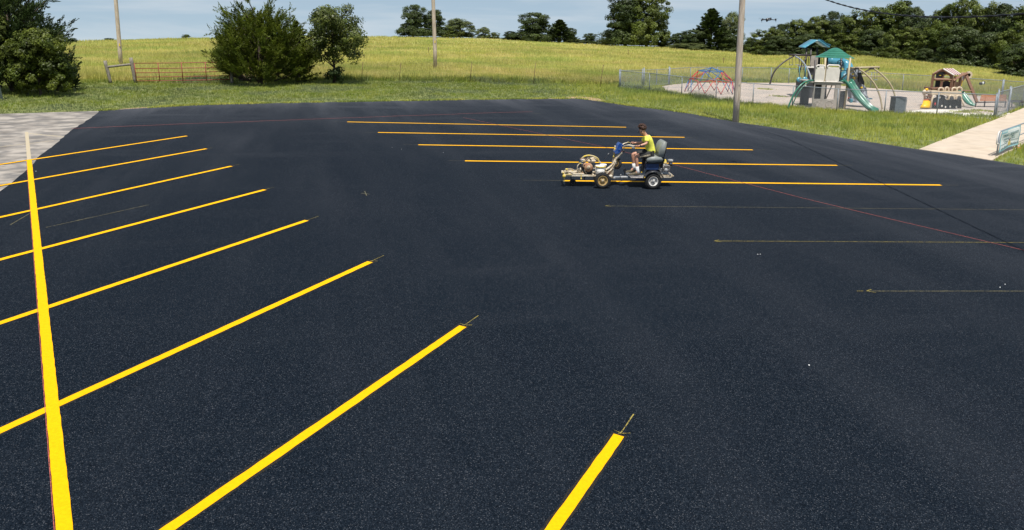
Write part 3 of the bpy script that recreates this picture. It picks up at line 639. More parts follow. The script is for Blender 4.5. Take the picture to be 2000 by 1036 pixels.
def conifer(parent, H, R, m, seed, nb=160, per=150, cone=True, spread=None, stems=1, spray=0.22, low=0.03, width=0.28):
    r = np.random.default_rng(seed); Ps = []; Ds = []; Ls = []; Tn = []; mb = MB()
    for i in range(nb):
        t = (i+r.uniform(0, 1))/nb; a = i*2.39996+r.uniform(-.4, .4)
        if cone:
            z0 = H*(low+0.93*t); ln = R*(1-t)**0.8*r.uniform(0.7, 1.12)+0.05*R; el = 0.15+0.5*t
            s = np.array([0, 0, z0]); d = np.array([math.cos(a)*math.cos(el), math.sin(a)*math.cos(el), math.sin(el)]); e = s+d*ln
        else:   # a wide cedar: tips fill an uneven dome, every limb sweeps up to its tip
            el = math.asin(r.uniform(-0.55, 1.0)); q_ = r.uniform(0.3, 1.0)**0.40*(0.86+0.13*math.sin(a*3+el*2)+0.09*math.sin(a*7+el*9)+r.uniform(-.06, .12))
            e = np.array([math.cos(a)*math.cos(el)*R*q_, math.sin(a)*math.cos(el)*R*q_, H*0.41+math.sin(el)*H*0.56*q_])
            e[2] = max(e[2], H*0.07)
            s = np.array([e[0]*0.35, e[1]*0.35, max(0.04*H, e[2]-0.28*math.hypot(e[0], e[1])-0.12*H)]); d = e-s; ln = np.linalg.norm(d); d = d/ln
        mid = (s+e)/2-np.array([0, 0, ln*0.10])
        q = np.linspace(0, 1, 6)[:, None]; path = (1-q)**2*s+2*q*(1-q)*mid+q*q*e
        if i % 3 == 0: mb.tube([Vector(p) for p in path[::2]]+[Vector(e)], [0.035*H/5*(1-x) + 0.006 for x in (0, .35, .7, 1)], n=4)
        if cone:
            u = r.uniform(0.18, 1.0, per)**0.8; c = (1-u[:, None])**2*s+2*(u*(1-u))[:, None]*mid+(u*u)[:, None]*e; wd = ln*width*(1-u*0.85)+0.02*R
            off = r.normal(0, 1, (per, 3)); off /= np.linalg.norm(off, axis=1, keepdims=True); side = off-d*(off@d)[:, None]
            p = c+side*(wd*r.uniform(0, 1, per))[:, None]; dd = d*1.0+side*0.75+np.array([0, 0, 0.35])+r.normal(0, 0.25, (per, 3))
        else:
            # side plumes along the last part of the limb, each a short feather
            npl = 7; tip = e+d*0.08*R; k_ = r.integers(0, npl, per); pu = r.uniform(0.45, 0.98, npl)[k_][:, None]
            base = (1-pu)**2*s+2*(pu*(1-pu))*mid+pu*pu*e
            pd = d*1.0+r.normal(0, 0.5, (npl, 3))+np.array([0, 0, 0.12]); pd /= np.linalg.norm(pd, axis=1, keepdims=True); pd = pd[k_]
            f = r.uniform(0, 1, per)[:, None]; pl = 0.17*R*r.uniform(0.6, 1.3)
            p = base+pd*f*pl+r.normal(0, 1, (per, 3))*(0.024*R*(1.1-f)); dd = pd+r.normal(0, 0.28, (per, 3))
        Ps.append(p); Ds.append(dd); Ls.append(spray*r.uniform(0.5, 1.3, per)); Tn.append(np.clip(r.uniform(0, .7)+r.uniform(0, .3, per), 0, 1))
    Ps = np.concatenate(Ps); Ds = np.concatenate(Ds); Ls = np.concatenate(Ls); Tn = np.concatenate(Tn)
    Ps[:, 2] = np.maximum(Ps[:, 2], 0.02*H)
    kites(Ps, Ds, rnd_dir(len(Ps), 0.3, r), Ls*(1 if cone else 1.3), Ls*(0.36 if cone else 0.32), m, 'crown', parent, Tn)
    mb.tube([(0, 0, -0.1), (0.02*R, 0, H*0.35), (0, 0.02*R, H*0.75)], [0.045*H/1.6 if cone else 0.035*H, 0.03*H if cone else 0.02*H, 0.008*H], n=8)
    mb.build('trunk', M_BARK, parent)
def dup(root, loc, rz, scale, label, group=None):
    r = root.copy(); COL.objects.link(r); r.location = loc; r.rotation_euler = (0, 0, rz); r.scale = scale; r['label'] = label
    if group: r['group'] = group
    for ch in list(root.children):
        c = ch.copy(); COL.objects.link(c); c.parent = r
    return r
def tthing(name, label, cat, u, vb, Y, group=None, z=None):
    p = at(u, vb, Y); zz = gz(p.x, Y) if z is None else z
    return thing(name, label, cat, (p.x, Y, zz), 0, group, local=True)
def size_at(u, vtop, Y, z0):
    return at(u, vtop, Y).z-z0

# cedar right of the red gate
t = tthing('cedar_tree', 'wide bushy cedar with upswept feathery branches at the end of the red gate', 'tree', 508, 165, 47.0)
conifer(t, 5.5, 3.5, M_CEDAR, 11, nb=470, per=270, cone=False, spray=0.115)
t = tthing('cedar_tree', 'small young cedar squeezed between the wide cedar and the leafy tree', 'tree', 582, 160, 48.5)
conifer(t, 4.2, 1.5, M_CEDAR, 12, nb=110, per=110, cone=True, spray=0.17)
t = tthing('leafy_tree', 'small open leafy tree with thin trunk and drooping right branches', 'tree', 652, 160, 48.8)
deciduous(t, 5.1, 2.75, M_LEAF, 27, nclump=230, per=90, leaf=0.11, base=0.25, trunk=0.08, clump=0.13, lobes=13)
t = tthing('shrub', 'little dark shrub at the foot of the small leafy tree', 'shrub', 655, 160, 48.4)
deciduous(t, 1.1, 0.75, M_CEDARD, 22, nclump=26, per=60, leaf=0.10, base=0.05, trunk=0.03, clump=0.3, lobes=4)
# left cluster
t = tthing('juniper_tree', 'tall dark juniper cut by the left edge of the picture', 'tree', 28, 176, 38.5)
conifer(t, 6.3, 3.0, M_CEDARD, 31, nb=420, per=200, cone=False, spray=0.13)
t = tthing('leafy_tree', 'rounded bright green leafy shrub tree in front of the dark juniper', 'tree', 78, 182, 36.6)
deciduous(t, 3.3, 1.95, M_LEAFB, 36, nclump=300, per=120, leaf=0.085, base=0.05, trunk=0.07, clump=0.12, lobes=15)
t = tthing('leafy_tree', 'leafy tree with pale leaves at the far left edge', 'tree', -22, 178, 37)
deciduous(t, 5.0, 1.9, M_LEAF, 33, nclump=170, per=80, leaf=0.13, base=0.05, trunk=0.09, clump=0.17, lobes=8)
t = tthing('juniper_tree', 'low dark juniper spreading right of the bright leafy shrub tree', 'tree', 112, 170, 39.0)
conifer(t, 2.4, 1.25, M_CEDARD, 34, nb=150, per=90, cone=False, spray=0.13)

# forest and hilltop tree prototypes, size 1 x 1 (height 1, radius 0.5) at unit scale 10 m
HILL = 'trees along the top of the field'; WOOD = 'trees of the wood beyond the playground'
def proto(m, seed, kind='d', **kw):
    t = thing('hill_tree' if kind == 'd' else 'pine_tree', '', 'tree', (0, 0, 0), 0, None, local=True)
    if kind == 'd': deciduous(t, 10, 5, m, seed, trunk=0.28, **kw)
    else: conifer(t, 10, 3.6, m, seed, **kw)
    return t
PD = [proto(M_FOR, 101, nclump=270, per=140, leaf=0.22, base=0.02, clump=0.13, lobes=11),
      proto(M_FOR, 102, nclump=270, per=140, leaf=0.22, base=0.02, clump=0.13, lobes=10),
      proto(M_FORD, 103, nclump=270, per=140, leaf=0.22, base=0.02, clump=0.14, lobes=9),
      proto(M_FORL, 104, nclump=250, per=130, leaf=0.215, base=0.02, clump=0.14, lobes=9),
      proto(M_FORD, 105, 'c', nb=130, per=90, cone=True, spray=0.55, width=0.30)]
used = [False]*5
def put(k, u, vtop, w, vbase, Y, label, group, name=None, deep=0.0, rz=0.0):
    p = at(u, vbase, Y); z0 = p.z-0.25-deep; top = at(u, vtop, Y).z; H = top-z0; pxm = FPX/(Y*cp_+(HC-z0)*sp_)
    W = w/pxm; rr = 5.0 if k < 4 else 3.6; sx = W/2/(rr*0.80)
    loc = (p.x, Y, z0); sc = (sx, sx, H/9.9)
    if not used[k]:
        used[k] = True; r = PD[k]; r.location = loc; r.rotation_euler = (0, 0, rz); r.scale = sc; r['label'] = label; r['group'] = group
    else: r = dup(PD[k], loc, rz, sc, label, group)
    if name: r.name = name
    return r
hill = [
 (2, 806, 12, 62, 70, 186, 'round dark tree left of the middle pole on the hilltop'),
 (2, 848, 21, 52, 70, 188, 'dark tree directly behind the middle utility pole on the hilltop'),
 (3, 898, 38, 64, 72, 192, 'pale green dome shaped tree right of the middle utility pole'),
 (1, 876, 52, 34, 72, 187, 'small green bush tree between the dark and the pale hilltop trees'),
 (3, 944, 54, 30, 74, 194, 'small pale tree on the skyline right of the pale dome shaped tree'),
 (3, 966, 64, 22, 75, 194, 'tiny pale bush on the skyline beside the small pale tree'),
 (2, 1000, 62, 40, 77, 186, 'low dark bush tree at the left foot of the wide central hilltop tree'),
 (2, 1040, 27, 84, 79, 184, 'wide dark tree at the centre of the hilltop row'),
 (4, 1092, 38, 62, 81, 184, 'dark cedar touching the right side of the wide central hilltop tree'),
 (2, 1116, 56, 30, 82, 184, 'short dark tree at the right foot of the hilltop cedar'),
 (3, 1124, 77, 40, 83, 182, 'light green brush in front of the short dark hilltop tree'),
 (2, 1150, 66, 36, 84, 183, 'small open tree standing alone left of the tallest hilltop tree'),
 (3, 1176, 78, 30, 86, 183, 'small light bush left of the foot of the tallest hilltop tree'),
 (2, 1222, -18, 92, 88, 176, 'tallest hilltop tree with its top cut off by the picture edge'),
 (0, 1262, -10, 86, 89, 174, 'big leafy tree forming the right half of the tallest pair'),
 (3, 1296, 82, 34, 91, 176, 'light bush at the right foot of the tallest pair of trees'),
 (2, 1330, 66, 60, 95, 170, 'low dark tree left of the tall pointed cedar'),
 (4, 1385, 16, 84, 98, 168, 'tall pointed cedar left of the near utility pole'),
 (2, 1350, 60, 62, 96, 167, 'dark bush tree under the left side of the tall pointed cedar'),
 (3, 1424, 27, 48, 100, 170, 'thin open tree between the pointed cedar and the near pole'),
 (2, 1425, 60, 70, 102, 168, 'dark low tree at the foot of the thin open tree'),
 (2, 1468, 76, 50, 104, 165, 'low dark tree right behind the near utility pole'),
 (3, 1346, 85, 80, 97, 164, 'row end of pale brush in front of the tall pointed cedar'),
 (2, 141, 75, 22, 81, 126, 'tiny dark bush on the far left skyline'),
 (2, 214, 75, 24, 79, 138, 'tiny dark bush behind the left utility pole on the skyline'),
 (1, 364, 68, 20, 75, 150, 'tiny green bush on the skyline left of the wide cedar'),
]
for i, (k, u, vt, w, vb, Y, lb) in enumerate(hill):
    put(k, u, vt, w, vb, Y, lb, HILL, 'hill_tree' if k < 4 and vb-vt > 12 else ('hill_bush' if k < 4 else 'pine_tree'), rz=i*1.7)
wood = [
 (0, 1500, 57, 62, 104, 150, 'leftmost round tree of the wood next to the drone'),
 (2, 1528, 50, 60, 105, 152, 'dark tree second from the left end of the wood'),
 (0, 1556, 40, 60, 105, 151, 'round tree of the wood standing left of the blue playground roof'),
 (1, 1592, 36, 62, 106, 150, 'tree of the wood directly above the blue playground roof'),
 (2, 1624, 26, 60, 106, 150, 'dark topped tree of the wood above the green playground roof'),
 (0, 1655, 34, 56, 107, 146, 'tree of the wood just right of the green playground roof'),
 (0, 1692, 17, 86, 109, 142, 'broad tree of the wood under the left part of the cable'),
 (1, 1735, 6, 88, 112, 140, 'high tree of the wood at the left high point of its skyline'),
 (2, 1772, 18, 62, 116, 136, 'shaded tree between the two high points of the wood'),
 (2, 1803, 34, 66, 119, 130, 'lower dark tree in the dip of the wood skyline'),
 (0, 1838, 14, 62, 122, 128, 'slim tree of the wood where the cable crosses the skyline dip'),
 (1, 1876, 0, 84, 127, 126, 'highest tree of the wood at the right under the cable'),
 (0, 1916, 8, 74, 131, 122, 'tree right of the highest tree of the wood'),
 (2, 1952, 13, 76, 136, 118, 'dark tree of the wood behind the cut off dark evergreen'),
 (0, 1995, 12, 90, 140, 116, 'tree of the wood at the right edge of the picture'),
 (1, 2050, 5, 100, 146, 114, 'tree of the wood just outside the right edge'),
 (2, 2110, 0, 100, 150, 112, 'tree of the wood well outside the right edge'),
 (2, 1518, 72, 60, 105, 146, 'low tree filling the foot of the wood by the drone'),
 (2, 1575, 68, 70, 106, 144, 'low tree filling the foot of the wood behind the blue roof'),
 (0, 1640, 66, 66, 107, 141, 'low tree filling the foot of the wood behind the green roof'),
 (2, 1700, 60, 70, 109, 137, 'dark lower tree under the broad tree of the wood'),
 (0, 1762, 55, 72, 117, 128, 'mid height bushy tree in front of the shaded trees'),
 (1, 1822, 48, 70, 122, 121, 'mid green lower tree in the middle of the right wood'),
 (2, 1868, 56, 90, 129, 116, 'dark spreading tree low in front of the highest tree'),
 (2, 1920, 66, 76, 133, 113, 'dark low tree left of the cut off evergreen'),
 (0, 1965, 60, 70, 138, 110, 'lower leafy tree behind the cut off evergreen'),
 (1, 1742, 92, 32, 117, 124, 'round bush standing forward of the wood in the bright grass'),
 (1, 1673, 99, 26, 108, 134, 'small bush at the wood edge right of the green roof'),
 (0, 1777, 100, 32, 119, 121, 'green bush right of the round forward bush'),
 (2, 1805, 96, 40, 121, 119, 'dark bush at the foot of the wood right of the green bushes'),
 (2, 1990, 86, 84, 155, 92, 'dark evergreen cut by the right edge in front of the wood'),
]
for i, (k, u, vt, w, vb, Y, lb) in enumerate(wood):
    put(k, u, vt, w*1.08, vb, Y, lb, WOOD, 'wood_tree' if vb-vt > 30 else 'wood_bush', rz=i*2.1+0.5, deep=0.3)

# ------------------------------------------------------------------ poles, gate, fences
def pole(u, vb, Y, utop, r0, r1, label, H=10.5, zb=None, extra=None, m=M_WOOD):
    b = at(u, vb, Y); zb = gz(b.x, Y)-0.2 if zb is None else zb
    tp = at(utop, 0, Y); k = (H)/(tp.z-b.z); top = b+(tp-b)*k
    t = thing('utility_pole', label, 'pole', (b.x, b.y, zb), 0, 'wooden utility poles')
    mb = MB(); n = 9; P = []
    for i in range(n+1):
        s = i/n; p = b.lerp(top, s); P.append(p if i else Vector((b.x, b.y, zb)))
    mb.tube(P, [r0+(r1-r0)*i/n+0.003*math.sin(i*7) for i in range(n+1)], n=16); mb.build('shaft', m, t)
    return t, b, top
t, b, top = pole(1437, 238, 32.9, 1450, 0.148, 0.115, 'thick weathered utility pole at the edge of the asphalt')
mb = MB(); mb.box(b.lerp(top, 0.16)+Vector((0.02, -0.145, 0)), (0.05, 0.012, 0.07)); mb.build('tag', M_ALU, t)
t, b, top = pole(236.5, 128, 60, 226, 0.16, 0.13, 'weathered utility pole in the field behind the wooden fence brace')
mb = MB(); mb.box(at(233.5, 88, 59.83), (0.10, 0.012, 0.22)); mb.build('tag', M_YTAG, t)
t, b, top = pole(850.5, 126, 63, 846, 0.17, 0.14, 'weathered utility pole in the middle of the field')
mb = MB(); mb.box(at(849.5, 82, 62.82), (0.10, 0.012, 0.22)); mb.build('tag', M_YTAG, t)
# short pole at the far left edge
b = G(4, 195); mb = MB(); mb.tube([b-Vector((0, 0, .1)), b+Vector((-.25, 0, 1.6)), b+Vector((-.5, 0, 3.4))], 0.075, n=12)
solo(mb, 'steel_post', M_GALV, 'grey steel post cut by the left edge in front of the shrubs', 'post', b)
# cable
mb = MB(); mb2 = MB(); P1 = []; P2 = []
for i in range(150):
    Y = 33-i*0.22; z = 4.52+0.0090*(Y-17)**2; x = 10.25+0.6*math.sin((33-Y)/33*PI)*1.0
    x = 10.3+(10.9-10.3)*min(1, (33-Y)/7) if Y > 26 else 10.9-(26-Y)*0.052
    a = i*1.3; P1.append((x+0.014*math.cos(a), Y, z+0.014*math.sin(a))); P2.append((x-0.014*math.cos(a), Y, z-0.014*math.sin(a)))
t = thing('overhead_cable', 'black twisted overhead cable sagging in front of the wood', 'cable', (10.3, 33, 0))
mb.tube(P1, 0.015, n=5); mb.build('strand', M_WIREK, t); mb2.tube(P2, 0.014, n=5); mb2.build('strand', M_WIREK, t)

# wooden brace and gate
def rough_post(name, a, b, r, m, parent=None, n=9, seg=5, seed=0):
    rr = random.Random(seed); a, b = Vector(a), Vector(b); mb = MB()
    P = [a.lerp(b, i/seg)+Vector((rr.uniform(-.012, .012), rr.uniform(-.012, .012), 0)) for i in range(seg+1)]
    mb.tube(P, [r*rr.uniform(.88, 1.08) for _ in P], n=n); return mb
Yp = 45.5
t = thing('fence_brace', 'grey weathered wooden fence brace of two posts and a crossbar left of the gate', 'fence', tuple(G(240, 160)))
pA = G(217, 162.5); tA = at(205, 119, pA.y); pB = G(265, 161.5); tB = at(255.5, 113, pB.y)
rough_post('post', pA-Vector((0, 0, .1)), tA, 0.10, M_WOODD, seed=1).build('post', M_WOODD, t)
rough_post('post', pB-Vector((0, 0, .1)), tB, 0.105, M_WOODD, seed=2).build('post', M_WOODD, t)
rough_post('rail', at(208, 131.5, pA.y-.02), at(257, 126, pB.y-.02), 0.075, M_WOODD, seed=3).build('rail', M_WOODD, t)
c1 = G(267, 161.8); c2 = G(449, 162.5)
hx = Vector(((tB-pB).x/((tB-pB).z), 0, 1))
gt = thing('farm_gate', 'rusty red tubular farm gate of five bars', 'gate', tuple(c1))
lowL, topL = at(267, 158.5, c1.y), at(262.5, 124, c1.y); lowR, topR = at(449, 155.5, c2.y+0.0), at(447, 121.5, c2.y)
zs = [0.0, 0.22, 0.46, 0.70, 1.0]
for s in zs:
    mb = MB(); a, b = lowL.lerp(topL, s), lowR.lerp(topR, s)
    mb.tube([a, a.lerp(b, .33)+Vector((0, 0, -.012)), a.lerp(b, .66)+Vector((0, 0, -.012)), b], 0.024, n=8); mb.build('bar', M_RUST, gt)
mb = MB(); mb.tube([lowL.lerp(lowR, .0)+Vector((0.2, 0, -.14)), lowL.lerp(lowR, 1)+Vector((-.2, 0, -.16))], 0.012, n=6); mb.build('bottom_wire', M_RUSTB, gt)
for s in (0.0, 0.245, 0.49, 0.745, 1.0):
    mb = MB(); mb.tube([lowL.lerp(lowR, s)+Vector((0, -.03, -0.07 if 0 < s < 1 else 0)), topL.lerp(topR, s)+Vector((0, -.03, 0))], 0.028, n=8); mb.build('upright', M_RUST, gt)
b = G(453, 163); mb = rough_post('p', b-Vector((0, 0, .1)), at(452, 122, b.y), 0.11, M_WOODD, seed=4)
solo(mb, 'gate_post', M_WOODD, 'dark wooden gate post half hidden under the wide cedar', 'post', b)

# farm wire fence with steel T posts
wf = thing('wire_fence', 'thin farm wire fence on leaning rusty steel posts along the field edge', 'fence', tuple(G(918, 157)))
TP = [((706, 157), (709, 121)), ((779.5, 150), (783, 123)), ((917.5, 157), (922, 120.5)), ((1042, 155), (1046, 123)), ((1172, 160), (1178.5, 127))]
tops = []
for i, ((u0, v0), (u1, v1)) in enumerate(TP):
    Yq = 52.3 if i < 4 else 51.0
    b = at(u0, v0+3, Yq); tpz = at(u1, v1, Yq); b.z = gz(b.x, Yq)-.05
    mb = MB(); mb.tube([b, tpz], 0.018, n=5); mb.build('post', M_RUSTB, wf); tops.append((b, tpz))
endL = (at(455, 157, 50), at(454, 125, 50)); endR = (at(1209, 171, 51.7), at(1209, 137, 51.7))
seq = [endL]+tops+[endR]; mb = MB()
for s in (0.2, 0.33, 0.46, 0.59, 0.72, 0.85, 0.97):
    for i in range(len(seq)-1):
        a = seq[i][0].lerp(seq[i][1], s); b = seq[i+1][0].lerp(seq[i+1][1], s); mb.tube([a, a.lerp(b, .5)-Vector((0, 0, .015)), b], 0.0022, n=3, caps=False)
for i in range(len(seq)-1):
    a0, a1 = seq[i]; b0, b1 = seq[i+1]; n = int((b0-a0).length/0.30)
    for k in range(n):
        t_ = k/n; mb.tube([a0.lerp(b0, t_), a0.lerp(b0, t_).lerp(a1.lerp(b1, t_), .97)], 0.0016, n=3, caps=False)
mb.build('wire_mesh', M_RUSTB, wf, kind='stuff')
for (u, v0, v1, lb) in ((837, 104, 93, 'short rusty stake in the field left of the middle pole'), (1227, 108, 98, 'short rusty stake in the field below the tallest tree'), (1413, 124, 113, 'short rusty stake in the field left of the near pole')):
    Yq = ghit(u, v0); b = at(u, v0, Yq); mb = MB(); mb.tube([b, at(u, v1, Yq)], 0.035, n=5); mb.box(at(u, v1+1, Yq), (0.09, .02, 0.12)); solo(mb, 'stake', M_RUSTB, lb, 'stake', b)
# plain leaning posts line behind wide cedar: none visible

UPV = Vector((-0.033, 0, 1)).normalized()       # the ground here falls to the right, so plumb posts lean back a little
def chain_run(name, label, bases, h=1.22, end=(True, True), pr=0.028, post_tops=None, skip=(), mesh=True, pitch=0.10):
    t = thing(name, label, 'fence', tuple(bases[0]))
    tp = [b+UPV*h for b in bases]
    for i, b in enumerate(bases):
        if i in skip: continue
        e = i in (0, len(bases)-1); mb = MB(); r = pr*1.35 if e else pr
        mb.tube([b-Vector((0, 0, .05)), tp[i]+UPV*(0.06 if e else 0)], r, n=8)
        if e: mb.ball(tp[i]+UPV*0.07, (r*1.1, r*1.1, r), n=8, m=5)
        mb.build('post', M_GALV, t)
    for i in range(len(bases)-1):
        mb = MB(); mb.tube([tp[i]+UPV*0.0, tp[i+1]], 0.021, n=8); mb.build('top_rail', M_GALV, t)
    if mesh:
        mb = MB()
        for i in range(len(bases)-1):
            chain_panel(mb, bases[i], bases[i+1], h, pitch)
        mb.build('chain_mesh', M_GALVW, t, kind='stuff')
    return t
def chain_panel(mb, a, b, h, pitch, r=0.0031):
    L = (b-a).length; e = (b-a)/L; n = int((L+h)/pitch)
    off = Vector((-e.y, e.x, 0))*0.004
    for k in range(-int(h/pitch), int(L/pitch)+1):
        for sg in (1, -1):
            # wire x = k*pitch + (z if sg>0 else h-z)
            x0 = k*pitch; z0, z1 = 0.03, h
            xa, xb = (x0, x0+h) if sg > 0 else (x0+h, x0)
            za, zb = z0, z1
            # clip to 0..L
            def clip(xa, za, xb, zb):
                if xa == xb: return None
                lo, hi = 0.0, 1.0
                for (bound, s) in ((0, 1), (L, -1)):
                    fa, fb = s*(xa-bound), s*(xb-bound)
                    if fa < 0 and fb < 0: return None
                    if fa < 0: lo = max(lo, fa/(fa-fb))
                    elif fb < 0: hi = min(hi, fa/(fa-fb))
                if hi <= lo: return None
                return (xa+(xb-xa)*lo, za+(zb-za)*lo, xa+(xb-xa)*hi, za+(zb-za)*hi)
            c = clip(xa, za, xb, zb)
            if not c: continue
            p = a+e*c[0]+UPV*c[1]+off*sg; q = a+e*c[2]+UPV*c[3]+off*sg
            if (p-q).length > 0.03: mb.tube([p, q], r, n=3, caps=False)
front = [G(*p) for p in [(1209.5, 173), (1268, 179), (1331, 188), (1398, 197), (1470, 205.5), (1547, 211), (1634, 218.5), (1727, 222.5), (1829, 226.5), (1941, 231.5)]]
chain_run('chain_link_fence', 'chain link fence along the near side of the playground facing the asphalt', front)
back = [G(*p) for p in [(1307.5, 166), (1348, 162), (1400, 161), (1449, 161), (1505, 161.5), (1540, 163), (1620, 166), (1700, 172), (1762, 176.5), (1860, 184), (1955, 192)]]
chain_run('chain_link_fence', 'chain link fence along the far side of the playground against the field', back)
left = [G(1211.5, 172.4), G(1254, 170.2)]
chain_run('chain_link_fence', 'short chain link fence panel at the left corner of the playground', left)
def gate(name, label, a, b, h, leaves=1, pr=0.045):
    t = thing(name, label, 'gate', tuple(a))
    for p in (a, b):
        mb = MB(); mb.tube([p-Vector((0, 0, .05)), p+UPV*(h+.1)], pr, n=10); mb.ball(p+UPV*(h+.11), (pr*1.1, pr*1.1, pr*.8), n=8, m=5); mb.build('gate_post', M_GALV, t)
    e = (b-a).normalized(); L = (b-a).length; segs = [(0.07, L-0.07)] if leaves == 1 else [(0.07, L/2-.03), (L/2+.03, L-0.07)]
    for (s0, s1) in segs:
        p, q = a+e*s0, a+e*s1; mb = MB(); z0, z1 = 0.08, h-.04
        mb.tube([p+UPV*z0, p+UPV*z1, q+UPV*z1, q+UPV*z0, p+UPV*z0], 0.02, n=6); f = mb.build('gate_frame', M_GALV, t)
        m2 = MB(); chain_panel(m2, p, q, h-.06, 0.10); m2.build('chain_mesh', M_GALVW, t, kind='stuff')
    return t
gate('chain_link_gate', 'double chain link gate at the far left corner of the playground', G(1257, 170), G(1306, 166.2), 1.25, 2)
gate('chain_link_gate', 'single chain link gate beside the concrete walk behind the banner', G(1944.5, 230.5), G(1967, 221.5), 1.38, 1, 0.04)
right = [G(1969, 220.5), G(1996, 209.5), G(2030, 196)]
chain_run('chain_link_fence', 'chain link fence running off to the right beside the concrete walk', right, h=1.35, pr=0.032)
chain_run('chain_link_fence', 'chain link fence closing the far right corner of the playground', [G(1957, 191.5), G(2010, 196), G(2080, 200)], h=1.2)

# ------------------------------------------------------------------ dome climber
c = G(1386, 181); Rd = 1.66
phi = (1+5**.5)/2
ico = [Vector(v).normalized() for v in [(0, 1, phi), (0, -1, phi), (0, 1, -phi), (0, -1, -phi), (1, phi, 0), (-1, phi, 0), (1, -phi, 0), (-1, -phi, 0), (phi, 0, 1), (phi, 0, -1), (-phi, 0, 1), (-phi, 0, -1)]]
rotm = ico[0].rotation_difference(Vector((0, 0, 1))).to_matrix(); ico = [rotm @ v for v in ico]
el = min((ico[i]-ico[j]).length for i in range(12) for j in range(i))
dv = {}; de_ = set()
def key(v): return (round(v.x, 4), round(v.y, 4), round(v.z, 4))
tri = [(i, j, k) for i in range(12) for j in range(i) for k in range(j) if all(abs((ico[a]-ico[b]).length-el) < 1e-3 for a, b in ((i, j), (j, k), (i, k)))]
for (i, j, k) in tri:
    a, b, cc = ico[i], ico[j], ico[k]; ab, bc, ca = (a+b).normalized(), (b+cc).normalized(), (cc+a).normalized()
    for (p, q) in ((a, ab), (ab, b), (b, bc), (bc, cc), (cc, ca), (ca, a), (ab, bc), (bc, ca), (ca, ab)):
        if p.z > -0.05 and q.z > -0.05:
            kk = tuple(sorted((key(p), key(q)))); de_.add(kk)
t = thing('dome_climber', 'red and blue geodesic dome climber on the gravel', 'dome climber', tuple(c))
rd = Matrix.Rotation(0.5, 3, 'Z'); hubs = set()
for kk in sorted(de_):
    p, q = [rd @ Vector(x) for x in kk]
    p = Vector((p.x*Rd, p.y*Rd, p.z*Rd*0.98+.04)); q = Vector((q.x*Rd, q.y*Rd, q.z*Rd*0.98+.04))
    hz = abs(p.z-q.z) < 0.25; mz = (p.z+q.z)/2
    red = (hz and mz < 1.0 and mz > 0.3) or ((not hz) and (hash(kk) if False else int(abs(p.x*7+q.y*13+mz*5))) % 2 == 0)
    if hz and mz < 0.2: continue
    mb = MB(); mb.tube([c+p, c+q], 0.024, n=6); mb.build('bar', M_CRED if red else M_CBLUE, t); hubs.add(key(p)); hubs.add(key(q))
for h_ in sorted(hubs):
    mb = MB(); mb.ball(c+Vector(h_), 0.042, n=8, m=5); mb.build('hub', M_DARKST, t)

# ------------------------------------------------------------------ play structure
def Z4(a, b, Y): return at(1540+a/7.97, 100+b/7.97, Y)
def Z2(a, b, Y): return at(1480+a/5.757, 60+b/5.757, Y)
def Z5(a, b, Y): return at(1640+a/8.636, 110+b/8.636, Y)
YF = 39.9; YB = YF+2.2
ps = thing('play_structure', 'large playground structure with green and blue roofs, slides and arched climbers', 'play structure', tuple(G(1615, 214)))
def pt(name, m, f, parent=ps, label=None):
    mb = MB(); f(mb); return mb.build(name, m, parent, label)
# green roof: hexagonal stepped hip
Yr = YF+1.05
rc = at(1630, 113, Yr); rtop = at(1632, 93.5, Yr); HR = (rtop.z-rc.z); RR = 1.17
def roof_g(mb):
    nseg = 6; prof = [(1.0, 0.0), (1.0, 0.035), (0.80, 0.20), (0.80, 0.235), (0.60, 0.42), (0.60, 0.455), (0.42, 0.63), (0.42, 0.665), (0.26, 0.86), (0.12, 0.97), (0.02, 1.0)]
    vs = []; 
    for (r, h) in prof:
        for k in range(nseg):
            a = 2*PI*k/nseg+0.12; vs.append(rc+Vector((math.cos(a)*RR*r, math.sin(a)*RR*r, HR*h)))
    m = len(prof); fs = [(i*nseg+k, i*nseg+(k+1) % nseg, (i+1)*nseg+(k+1) % nseg, (i+1)*nseg+k) for i in range(m-1) for k in range(nseg)]
    fs += [tuple(range(nseg-1, -1, -1)), tuple((m-1)*nseg+k for k in range(nseg))]
    mb.add(vs, fs)
pt('roof', M_GRN, roof_g, label='green stepped roof')
# posts of the front tower
zD = at(1612, 160, YF).z      # deck height
def post(u0, v0, u1, v1, Y, m=M_TAN, r=0.055, ground=True):
    a = at(u0, v0, Y); b = at(u1, v1, Y); d = (b-a); 
    if ground: b = a+d*((a.z+.1)/(a.z-b.z))
    pt('post', m, lambda mb: mb.tube([a, b], r, n=10))
post(1612.5, 113, 1609, 159, YF+.08); post(1661, 113, 1655.5, 158, YF+.08)
post(1600, 113, 1597, 150, YF+1.9, M_DARKST); post(1643.5, 113, 1641, 150, YF+1.9, M_DARKST); post(1614.8, 113, 1613.5, 140, YF+2.0, M_DARKST, 0.075)
post(1592.5, 118, 1590, 160, YF+.3, M_DARKST, 0.05)
# deck
dl, dr = at(1587, 160, YF), at(1656, 160, YF)
pt('deck', M_GREYP, lambda mb: mb.box(((dl.x+dr.x)/2, YF+1.02, zD-.05), (dr.x-dl.x, 1.9, 0.07), bev=.01))
